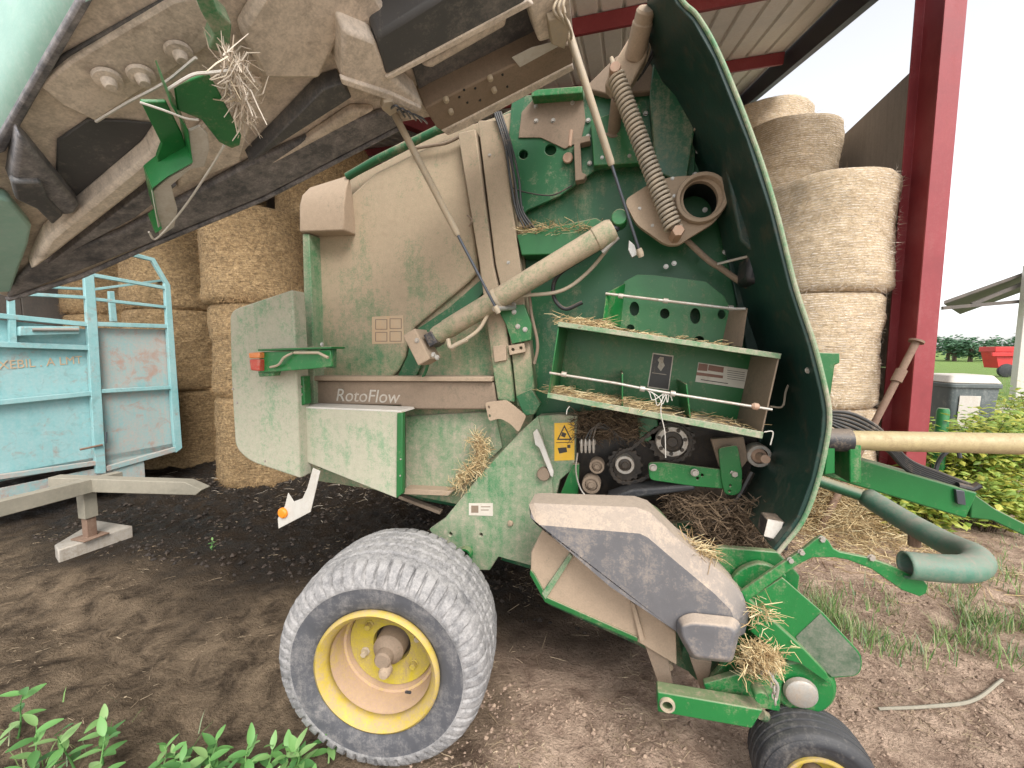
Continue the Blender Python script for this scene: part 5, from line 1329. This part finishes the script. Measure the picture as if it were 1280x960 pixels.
# ================================================================== CATTLE TRAILER
TA, TB = PD(-60, 437, 3.7), PD(222, 437, 5.3)
TA.z = TB.z = 0
tdir = (TB - TA).normalized(); tn = Vector((-tdir.y, tdir.x, 0))
if tn.y < 0: tn = -tn
trailer = empty('cattle_trailer', tuple((TA + TB) / 2 + tn * 0.8), 'rusty turquoise cattle trailer with railed top parked beside the amber bales', 'trailer')
def TP(px, py, off=0.0): return PPL(px, py, TA + tn * off, tn)
def tplate(name, L, off, th, mat, par=None, bev=0.004):
    return obj(name, MB().prism([TP(a, b, off) for a, b in L], tn * th), mat, par or trailer, bev)
tplate('front_sheet', [(-70, 392), (112, 412), (124, 574), (-70, 618)], 0.05, 0.01, 'turq')
tplate('corner_sheet', [(122, 410), (212, 412), (222, 558), (132, 584)], 0.05, 0.01, 'turq_rust')
def trail(a, b, w, name='rail', off=0.0, mat='turq'):
    return obj(name, MB().beam(TP(*a, off), TP(*b, off), 0.05, w, (0, 0, 1)), mat, trailer, 0.004)
tplate('post', [(105, 338), (117, 336), (122, 400), (132, 575), (133, 592), (121, 592), (118, 560)], -0.03, 0.06, 'turq')
tplate('post', [(206, 354), (213, 356), (228, 560), (220, 566), (217, 540)], -0.03, 0.06, 'turq')
tplate('post', [(10, 374), (19, 374), (22, 430), (12, 430)], -0.02, 0.05, 'turq')
tplate('post', [(136, 364), (143, 364), (147, 402), (139, 402)], 0.6, 0.05, 'turq')
trail((-70, 388), (114, 406), 0.05); trail((118, 405), (212, 408), 0.05)
trail((-70, 428), (118, 435), 0.055); trail((-70, 510), (121, 491), 0.05)
trail((126, 489), (217, 484), 0.045); trail((-70, 362), (110, 372), 0.035)
trail((116, 344), (206, 360), 0.04); trail((118, 374), (208, 384), 0.035)
trail((60, 334), (110, 338), 0.04); trail((113, 337), (166, 318), 0.04, 'rail')
trail((164, 318), (192, 325), 0.045); trail((190, 324), (210, 358), 0.045)
trail((116, 362), (206, 350), 0.03, 'rail', 0.7); trail((-70, 352), (116, 362), 0.03, 'rail', 0.7)
trail((-70, 606), (124, 578), 0.05, 'sill', 0.0, 'turq_rust'); trail((132, 586), (224, 560), 0.06, 'sill', 0.0, 'turq_rust')
tplate('lower_apron', [(124, 592), (180, 574), (182, 600), (140, 616), (126, 612)], 0.0, 0.03, 'turq_rust')
tplate('lower_apron', [(-70, 625), (124, 585), (124, 606), (-70, 650)], 0.02, 0.03, 'turq_rust')
lk = tplate('latch_tube', [(24, 408), (100, 408), (100, 418), (24, 420)], -0.07, 0.06, 'turq', None, 0.01)
obj('latch_pin', MB().tube([TP(40, 412, -.08), TP(98, 412, -.08)], 0.018, 12), 'steel', lk)
obj('hasp', MB().tube([TP(100, 562, -.05), TP(128, 556, -.05)], 0.012, 10), 'rustpipe', trailer)
obj('slot', MB().tube([TP(133, 540, -.035), TP(133, 554, -.035)], 0.008, 8), 'rod', trailer)
# faded lettering
o_, e2 = TP(-2, 462, .045), TP(105, 454, .045)
text('lettering', 'XEBIL . A LMT', o_, (e2 - o_), (0, 0, 1), (e2 - o_).length * .98, M['sticker_orange'], trailer, 0, 0.085)
# body behind
back = tn * 2.6
def vbox(a, b, z0, z1, off, name, mat):
    return obj(name, MB().prism([a + Vector((0, 0, z0)), b + Vector((0, 0, z0)), b + Vector((0, 0, z1)), a + Vector((0, 0, z1))], off), mat, trailer, 0.006)
vbox(TB + tn * .07, TB + back, 0.55, 1.75, -tdir * .03, 'side_sheet', 'turq')
vbox(TA - tdir * .3 + tn * .07, TA - tdir * .3 + back, 0.55, 1.75, tdir * .03, 'side_sheet', 'turq')
fl = [TA - tdir * .3 + tn * .05, TB + tn * .05, TB + back, TA - tdir * .3 + back]
obj('floor', MB().prism([p + Vector((0, 0, .48)) for p in fl], (0, 0, .08)), 'turq_rust', trailer, 0.006)
for s_ in (0.12, 0.88):
    pc_ = TA.lerp(TB, s_) + tn * 1.6
    obj('trailer_wheel', MB().lathe([(0, .03), (.17, .03), (.2, .0), (.28, -.01), (.33, .02), (.34, .06), (.34, .14), (.33, .18), (.2, .2), (0, .17)], Vector((pc_.x, pc_.y, .335)), tdir, 40), 'rubber', trailer)
# drawbar and jack
zb = 0.60
A, B = PZ(40, 604, zb), PZ(255, 606, zb)
def pz_beam(a, b, w, h, name, mat, z):
    return obj(name, MB().beam(PZ(*a, z), PZ(*b, z), w, h), mat, trailer, 0.006)
pz_beam((-80, 655), (150, 597), 0.09, 0.12, 'drawbar', 'timber', zb + .0)
A, B = PZ(60, 606, zb), PZ(252, 611, zb)
dvec = (B - A).normalized(); sv2 = Vector((-dvec.y, dvec.x, 0))
mb = MB().prism([A + Vector((0, 0, .065)), B - dvec * .16 + Vector((0, 0, .055)), B + Vector((0, 0, -.01)), B - dvec * .06 + Vector((0, 0, -.06)), A + Vector((0, 0, -.06))], sv2 * .1)
obj('drawbar', mb, 'timber', trailer, 0.006)
jb = PZ(113, 671, 0.115)
jt = Vector((jb.x, jb.y, zb))
jk = obj('jack_leg', MB().beam(jb, jt - Vector((0, 0, .25)), .07, .07, (0, 1, 0)), 'rustpipe', trailer, 0.004)
obj('jack_sleeve', MB().beam(jt - Vector((0, 0, .30)), jt, .095, .095, (0, 1, 0)), 'timber', trailer, 0.004)
obj('jack_foot', MB().box((jb.x - .09, jb.y - .09, jb.z - .001), (jb.x + .09, jb.y + .09, jb.z + .012)), 'rustpipe', jk, 0.003)
k0 = [PZ(68, 682, 0.11), PZ(75, 690, 0.11), PZ(166, 657, .11), PZ(152, 650, .11)]
blk = obj('concrete_block', MB().prism([p * 1 for p in [PZ(68, 681, .11), PZ(72, 688, .11), PZ(166, 657, .11), PZ(120, 650, .11)]], (0, 0, -.13)), 'block', None, 0.01)
tag(blk, 'pale concrete block under the jack of the turquoise trailer', 'block')

# ================================================================== OTHER THINGS BY THE COLUMN AND IN THE YARD
A = PZ(1086, 545, 0.0)
pb_ = PY(1094, 527, colp.y - .22); pt_ = PY(1145, 428, colp.y - .12)
dv = (pb_ - pt_); foot = pt_ + dv * ((pt_.z + .0) / (pt_.z - pb_.z))
prop = obj('prop_pipe', MB().tube([foot, pt_.lerp(foot, .35), pt_], 0.03, 14), 'rustpipe', None)
tag(prop, 'rusty steel prop pipe leaning against the red column', 'pipe')
obj('collar', MB().tube([pt_.lerp(foot, .14), pt_.lerp(foot, .2)], 0.045, 14), 'rustpipe', prop)
obj('flange', MB().tube([pt_, pt_ + (pt_ - foot).normalized() * .02], 0.06, 14), 'rustpipe', prop)
gpst = PD(1178, 525, 4.6)
gp_ = obj('green_post', MB().tube([(gpst.x, gpst.y, -.1), (gpst.x, gpst.y, 1.10), (gpst.x, gpst.y, 1.13)], [.055, .055, .045], 18), 'green', None)
tag(gp_, 'short round green post standing behind the driveline tube', 'post')
# wheelie bin
bn = PD(1200, 437, 5.9); bn.z = 0.0
binr = empty('wheelie_bin', tuple(bn), 'grey wheeled rubbish bin with pale lid beyond the red column', 'bin')
mb = MB()
ra, rb = rounded([(-.22, -.27), (.22, -.27), (.22, .27), (-.22, .27)], .06, 3), rounded([(-.29, -.34), (.29, -.34), (.29, .34), (-.29, .34)], .07, 3)
va = [bn + Vector((x, y, .08)) for x, y in ra]; vb_ = [bn + Vector((x, y, 1.30)) for x, y in rb]; n = len(va)
mb.add(va + vb_, [tuple(range(n)), tuple(range(2 * n - 1, n - 1, -1))] + [(i, (i + 1) % n, n + (i + 1) % n, n + i) for i in range(n)])
obj('body', mb, 'bin', binr, 0.01)
obj('rim', MB().prism([bn + Vector((x * 1.06, y * 1.06, 1.26)) for x, y in rb], (0, 0, .06)), 'bin', binr, 0.01)
obj('lid', MB().add([bn + Vector((x * 1.05, y * 1.05, 1.325)) for x, y in rb] + [bn + Vector((x * .85, y * .8, 1.44)) for x, y in rb],
    [tuple(range(n)), tuple(range(2 * n - 1, n - 1, -1))] + [(i, (i + 1) % n, n + (i + 1) % n, n + i) for i in range(n)]), 'white', binr, 0.02)
obj('panel', MB().prism([bn + Vector((-.17, -.312, .35)), bn + Vector((.05, -.312, .35)), bn + Vector((.06, -.347, 1.15)), bn + Vector((-.18, -.347, 1.15))], (0, .01, 0)), 'white', binr, 0.004)
for s_ in (-1, 1):
    obj('wheel', MB().lathe([(0, -.03), (.1, -.03), (.11, 0), (.1, .03), (0, .03)], bn + Vector((s_ * .2, .26, .1)), (1, 0, 0), 20), 'rubber', binr)
# red grain trailer far off
rt = PD(1258, 437, 26.0); rt.z = 0
rr = empty('farm_trailer', tuple(rt), 'bright red farm trailer parked far off across the yard', 'trailer')
def rbx(x0, x1, y0, y1, z0, z1, name, mat='trailer_red', bev=.03): return obj(name, MB().box((rt.x + x0, rt.y + y0, z0), (rt.x + x1, rt.y + y1, z1)), mat, rr, bev)
rbx(-.6, 1.5, -.05, 1.2, 1.65, 2.0, 'top_rail'); rbx(-.8, .8, -.14, -.02, 1.36, 1.62, 'bumper_rail')
obj('hopper', MB().add([rt + Vector(p) for p in ((-.3, 0, .6), (1.3, 0, .6), (1.3, 1.1, .6), (-.3, 1.1, .6), (-.55, 0, 1.64), (1.45, 0, 1.64), (1.45, 1.1, 1.64), (-.55, 1.1, 1.64))],
    [(0, 1, 2, 3), (4, 5, 6, 7), (0, 1, 5, 4), (1, 2, 6, 5), (2, 3, 7, 6), (3, 0, 4, 7)]), 'trailer_red', rr, .02)
for x in (.1, .9):
    obj('wheel', MB().lathe([(0, 0), (.3, 0), (.42, .03), (.45, .1), (.42, .22), (0, .25)], Vector((rt.x + x, rt.y - .1, .44)), (0, 1, 0), 24), 'rubber', rr)
# lean-to roof with pale post at the far right
sh = PD(1274, 437, 14.0); sh.z = 0
shed = empty('lean_to_shed', tuple(sh), 'far lean-to shed with sloping grey roof on a pale post', 'shed')
a1, a2 = PD(1180, 376, 14.0), PD(1330, 322, 14.0)
b1, b2_ = PD(1180, 388, 14.0), PD(1330, 372, 14.0)
obj('roof', MB().prism([a1, a2, a2 + Vector((0, 0, -.12)), a1 + Vector((0, 0, -.12))], Vector((3.9, 5.2, 0))), 'clad', shed, 0.01)
obj('truss', MB().beam(a1 + Vector((0, .05, -.25)), b2_ + Vector((0, .05, 0)), .08, .12), 'clad', shed, 0.005)
obj('truss', MB().beam(a1.lerp(a2, .25) + Vector((0, .05, -.5)), a2 + Vector((0, .05, -.35)), .08, .12), 'clad', shed, 0.005)
obj('post', MB().box((sh.x - .06, sh.y - .12, -.1), (sh.x + .3, sh.y + .12, 4.7)), 'white', shed, 0.01)

# ================================================================== VEGETATION
random.seed(5)
def leaf_faces(mb, p, d, up, L, W):
    s_ = d.cross(up).normalized()
    mb.add([p, p + d * L * .4 + s_ * W - up * L * .03, p + d * L - up * L * .12, p + d * L * .4 - s_ * W - up * L * .03, p + d * L * .45 + up * L * .05],
           [(0, 1, 4), (1, 2, 4), (2, 3, 4), (3, 0, 4)])
# weeds in the foreground: stems with separate leaves
LM = MB(); vsL = []
for i in range(7):
    t = i / 6; w = 0.26 * math.sin(math.pi * min(1, t * .92 + .04)) ** 0.8 * (1 - .35 * t)
    z = -0.16 * t * t + .05 * t
    vsL += [Vector((-w, t, z + .05 * w / .2)), Vector((0, t, z)), Vector((w, t, z + .05 * w / .2))]
LM.add(vsL, [(3 * i + k, 3 * i + k + 1, 3 * i + k + 4, 3 * i + k + 3) for i in range(6) for k in (0, 1)])
_l = obj('leaf', LM, 'leaf', None, smooth=60, recalc=False)
leaf_me = _l.data
leaf_me.transform(Matrix.Translation(_l.location)); bpy.data.objects.remove(_l)
def weed(px, py, h, nl, label):
    g = PZ(px, py, 0.0); g.z = gh(g.x, g.y) - .01
    r = empty('weed', tuple(g), label, 'weed', 'weeds sprouting in front of the big tyre')
    lean = Vector((random.uniform(-.25, .25), random.uniform(-.25, .25), 1)).normalized()
    ps = [g + lean * (h * t) + Vector((0, 0, 0)) + Vector((random.uniform(-.01, .01), random.uniform(-.01, .01), 0)) * t for t in (0, .35, .7, 1)]
    obj('stem', MB().tube(bez(ps, 4), [.0045 - .003 * i / 12 for i in range(13)], 6), 'leaf', r)
    a = random.uniform(0, 6.28)
    for i in range(nl):
        t = .25 + .75 * i / (nl - 1)
        a += 2.4 + random.uniform(-.4, .4)
        p = g + lean * h * t
        L = h * random.uniform(.45, .7) * (1.1 - .4 * t)
        L = min(L, .08)
        o = bpy.data.objects.new('leaf', leaf_me); C.objects.link(o)
        o.location = p; o.rotation_euler = (random.uniform(-.15, .55) + .35 * (t > .8), random.uniform(-.3, .3), a); o.scale = (L * random.uniform(.8, 1.15), L, L)
        WORLD[o.name] = p.copy(); set_parent(o, r)
wl_ = 'green broad leaved weed sprouting from soil left of the big tyre'
for k, (a, b, h, nl) in enumerate([(22, 925, .24, 8), (40, 985, .26, 9), (95, 962, .22, 8), (128, 955, .23, 8), (8, 1000, .26, 9), (118, 1010, .26, 9), (75, 1030, .3, 9), (160, 1010, .18, 7)]):
    weed(a, b, h, nl, wl_)
wl2 = 'green broad leaved weed crowding against the foot of the big tyre'
for k in range(17):
    a = 205 + k * 13 + random.uniform(-8, 8)
    weed(a, random.uniform(965, 1030) if k % 2 else random.uniform(945, 985), random.uniform(.11, .19), random.choice((8, 9, 10)), wl2)
# tall thin weed sprigs in the muck
weed(265, 690, .09, 7, 'tiny green sprig growing alone in the black muck')

def grass(mb, n, place, h=(.08, .25)):
    for _ in range(n):
        x, y = place(); z = gh(x, y) - .005
        if y < 10 and noise.noise(Vector((x * 3.1, y * 3.1, 6))) < -.05: continue
        H = random.uniform(*h); a = random.uniform(0, 6.28); ln = random.uniform(.1, .75)
        d = Vector((math.cos(a) * ln, math.sin(a) * ln, 1)).normalized(); s_ = Vector((-math.sin(a), math.cos(a), 0)) * random.uniform(.0015, .0035)
        p = Vector((x, y, z)); m1 = p + d * H * .55; tip = p + d * H * .9 + Vector((math.cos(a), math.sin(a), -.3)) * H * .25 * ln
        mb.add([p - s_, p + s_, m1 + s_ * .8, m1 - s_ * .8, tip], [(0, 1, 2, 3), (3, 2, 4)])
    return mb
def blob(cx, cy, sx, sy):
    return lambda: (random.gauss(cx, sx), random.gauss(cy, sy))
random.seed(9)
mb = MB()
for (a, b, sx, sy, n, h) in ((1040, 770, .16, .13, 700, (.06, .22)), (1090, 800, .16, .12, 420, (.05, .17)), (1150, 775, .22, .12, 480, (.04, .13)), (1235, 800, .2, .13, 800, (.06, .2)),
                             (1285, 790, .2, .16, 800, (.07, .24)), (1190, 745, .3, .1, 250, (.04, .12)), (1260, 730, .3, .2, 300, (.05, .15)), (1150, 640, .3, .15, 500, (.06, .25)),
                             (1260, 690, .5, .3, 300, (.04, .12)), (1110, 650, .2, .12, 400, (.05, .2))):
    g = PZ(a, b); grass(mb, n, blob(g.x, g.y, sx, sy), h)
g = PZ(600, 985); grass(mb, 70, blob(g.x, g.y, .15, .05), (.05, .12))
g = PZ(150, 970); grass(mb, 260, blob(g.x, g.y, .5, .12), (.05, .14))
stuff('grass', mb, 'grass', 'green grass tufts growing on the soil by the bent pipe', 'grass')
mb = MB()
grass(mb, 9000, lambda: (random.uniform(7, 26), random.uniform(17.5, 30)), (.15, .6))
stuff('far_grass', mb, 'grass', 'strip of rough grass across the yard by the red trailer', 'grass')

def bush(name, cx, cy, sx, sy, h, n, label, leaf=(.05, .11)):
    r = empty(name, (cx, cy, gh(cx, cy)), label, 'bush', 'bushes beyond the tongue')
    bm_ = MB(); tips = []
    for _ in range(26):
        a = random.uniform(0, 6.28); q = random.uniform(.2, 1) ** .6
        top = Vector((cx + math.cos(a) * sx * q, cy + math.sin(a) * sy * q, h * random.uniform(.45, 1.05)))
        base = Vector((cx + math.cos(a) * sx * .35 * q, cy + math.sin(a) * sy * .35 * q, -.02))
        path = bez([base, base.lerp(top, .5) + Vector((0, 0, .12)), top], 5)
        bm_.tube(path, [.007 - .005 * i / (len(path) - 1) for i in range(len(path))], 5)
        tips += path[3:]
    obj('branches', bm_, 'bark', r)
    lm = MB()
    for _ in range(n):
        c = random.choice(tips)
        p = c + Vector((random.gauss(0, .09), random.gauss(0, .09), random.gauss(0, .07)))
        if p.z < .02: p.z = random.uniform(.02, .2)
        a = random.uniform(0, 6.28); d = Vector((math.cos(a), math.sin(a), random.uniform(-.6, .4))).normalized()
        L = random.uniform(*leaf)
        leaf_faces(lm, p, d, Vector((random.uniform(-.5, .5), random.uniform(-.5, .5), 1)).normalized(), L, L * .3)
    f = obj('foliage', lm, 'bush', r, smooth=0, recalc=False); f['kind'] = 'stuff'
    return r
random.seed(13)
for k, (a, d_, sx, sy, h, n, lab) in enumerate([(1205, 4.6, .6, .35, 1.0, 2600, 'yellow green leafy bush right behind the tongue and driveline tube'),
        (1275, 4.6, .6, .4, 1.02, 2600, 'yellow green bush crowding the hitch end of the tongue'),
        (1130, 4.15, .35, .28, .55, 1300, 'low leafy bush at the foot of the red column'),
        (1250, 3.9, .5, .22, .5, 1500, 'low yellowing bush below the hitch of the tongue'),
        (1165, 3.75, .4, .2, .42, 1200, 'low leafy plant between bent pipe and tongue'),
        (1330, 5.6, .8, .5, 1.2, 2200, 'taller bush in front of the pale yard')]):
    p = PD(a, 437, d_); bush('leafy_bush', p.x, p.y, sx, sy, h, n, lab)

# distant tree line: separate trees
def tree(cx, cy, h, w, n, label):
    r = empty('tree', (cx, cy, 0), label, 'tree', 'trees along the far edge of the field')
    tb = MB().tube([(cx, cy, -.2), (cx, cy, h * .3), (cx + .2, cy, h * .7)], [.3, .22, .08], 8)
    for _ in range(7):
        a = random.uniform(0, 6.28); z0 = h * random.uniform(.25, .55)
        tb.tube([(cx, cy, z0), (cx + math.cos(a) * w * .6, cy + math.sin(a) * w * .6, z0 + h * .25)], [.1, .03], 5)
    obj('trunk', tb, 'bark', r)
    lm = MB(); cl_ = [(Vector((random.gauss(0, w * .42), random.gauss(0, w * .42), h * random.uniform(.32, .92))), w * random.uniform(.22, .42)) for _ in range(16)]
    for _ in range(n):
        c, rad_ = random.choice(cl_)
        v = Vector((random.gauss(0, 1), random.gauss(0, 1), random.gauss(0, 1))).normalized() * rad_ * random.random() ** .4
        p = Vector((cx, cy, 0)) + c + v
        a = random.uniform(0, 6.28); d = Vector((math.cos(a), math.sin(a), random.uniform(-.6, .6))).normalized()
        leaf_faces(lm, p, d, Vector((random.uniform(-.6, .6), random.uniform(-.6, .6), 1)).normalized(), random.uniform(.35, .7), .22)
    f = obj('crown', lm, 'tree', r, smooth=0, recalc=False); f['kind'] = 'stuff'
random.seed(17)
for k in range(9):
    p = PD(1165 + k * 17 + random.uniform(-6, 6), 437, random.uniform(58, 75))
    tree(p.x, p.y, random.uniform(2.6, 4.2), random.uniform(2.2, 3.2), 500, 'low round green tree along the far edge of the field')

# ================================================================== LITTER ON THE GROUND
random.seed(31)
def on_ground(fn):
    def f():
        x, y = fn(); return Vector((x, y, gh(x, y) + .004))
    return f
mb = MB()
def drift(x0, x1, y0, y1, th):
    def f():
        while True:
            x, y = random.uniform(x0, x1), random.uniform(y0, y1)
            if noise.noise(Vector((x * 2.3, y * 2.3, 4))) + .5 * noise.noise(Vector((x * 7, y * 7, 1))) > th: return x, y
    return on_ground(f)
straws(mb, 4200, drift(-.7, 3.2, 1.3, 4.2, .12), (.012, .06), .0011, .1, .3)
straws(mb, 260, drift(-.7, 3.2, 1.3, 4.2, -.2), (.06, .13), .0014, .1, .2)
straws(mb, 1500, drift(-5.5, -.6, 1.0, 5.2, .2), (.012, .05), .0011, .1, .3)
straws(mb, 90, drift(-5.5, -.6, 1.0, 5.2, -.2), (.05, .1), .0013, .1, .2)
stuff('ground_straw', mb, 'straw_dull', 'scattered straw bits littering the bare soil', 'straw')
mb = MB()
hc_ = PZ(1035, 665)
def heap():
    a = random.uniform(0, 6.28); q = abs(random.gauss(0, .5))
    x, y = hc_.x + .1 + math.cos(a) * q * .8, hc_.y + .35 + math.sin(a) * q * .8
    return Vector((x, y, gh(x, y) + max(0, .72 * (1 - q * 1.1)) * random.random()))
straws(mb, 14000, heap, (.05, .2), .0018, .5, .35)
straws(mb, 1500, on_ground(lambda: (random.gauss(hc_.x + .1, .5), random.gauss(hc_.y - .1, .45))), (.04, .16), .0016, .15, .2)
stuff('straw_heap', mb, 'straw', 'loose heap of straw on the soil in front of the bales', 'straw')
mb = MB()
straws(mb, 2600, on_ground(lambda: (random.gauss(-3.2, 1.1), random.gauss(5.1, .55))), (.03, .13), .0016, .3, .3)
stuff('muck_straw', mb, 'straw_pale', 'trodden straw on the black muck by the amber bales', 'straw')
def crumbpos():
    while True:
        x, y = random.uniform(-.9, 3.2), random.uniform(1.2, 3.6)
        if not (y > 1.95 and x < .9) and noise.noise(Vector((x * 2.5, y * 2.5, 8))) > -.1: return x, y
def clods(n, fn, s0, s1):
    mb = MB()
    for _ in range(n):
        x, y = fn(); s_ = random.uniform(s0, s1) * random.choice((.5, .7, 1)); z = gh(x, y)
        c = Vector((x, y, z + s_ * .15)); m3 = Matrix.Rotation(random.uniform(0, 6.28), 3, 'Z')
        vs = []
        for q in ((1, 0, 0), (.3, .95, .1), (-.8, .6, 0), (-.8, -.6, .1), (.3, -.95, 0), (0.1, .1, .75), (0, 0, -.6)):
            vs.append(c + m3 @ (Vector(q) * s_ * random.uniform(.65, 1.25)))
        mb.add(vs, [(i, (i + 1) % 5, 5) for i in range(5)] + [((i + 1) % 5, i, 6) for i in range(5)])
    return mb
mb = clods(5000, crumbpos, .004, .015)
stuff('soil_crumbs', mb, 'clod', 'brown soil crumbs over the bare ground near the wheels', 'soil')
def muckpos():
    return (random.uniform(-5.5, .6), random.uniform(2.4, 5.2))
mb = clods(3000, muckpos, .005, .032)
stuff('muck_clods', mb, 'clod_dark', 'dark lumps of muck and soil strewn under and behind the baler', 'muck')
# bleached stick lying on the soil
sp = [PZ(1098, 888), PZ(1160, 889), PZ(1215, 880), PZ(1252, 856)]
for q in sp: q.z = gh(q.x, q.y) + .012
stk = obj('stick', MB().tube(bez(sp, 8), [.009 - .004 * abs(i / 24 - .5) for i in range(25)], 8), 'timber', None)
tag(stk, 'thin bleached stick curving across the soil beside the small wheel', 'stick')
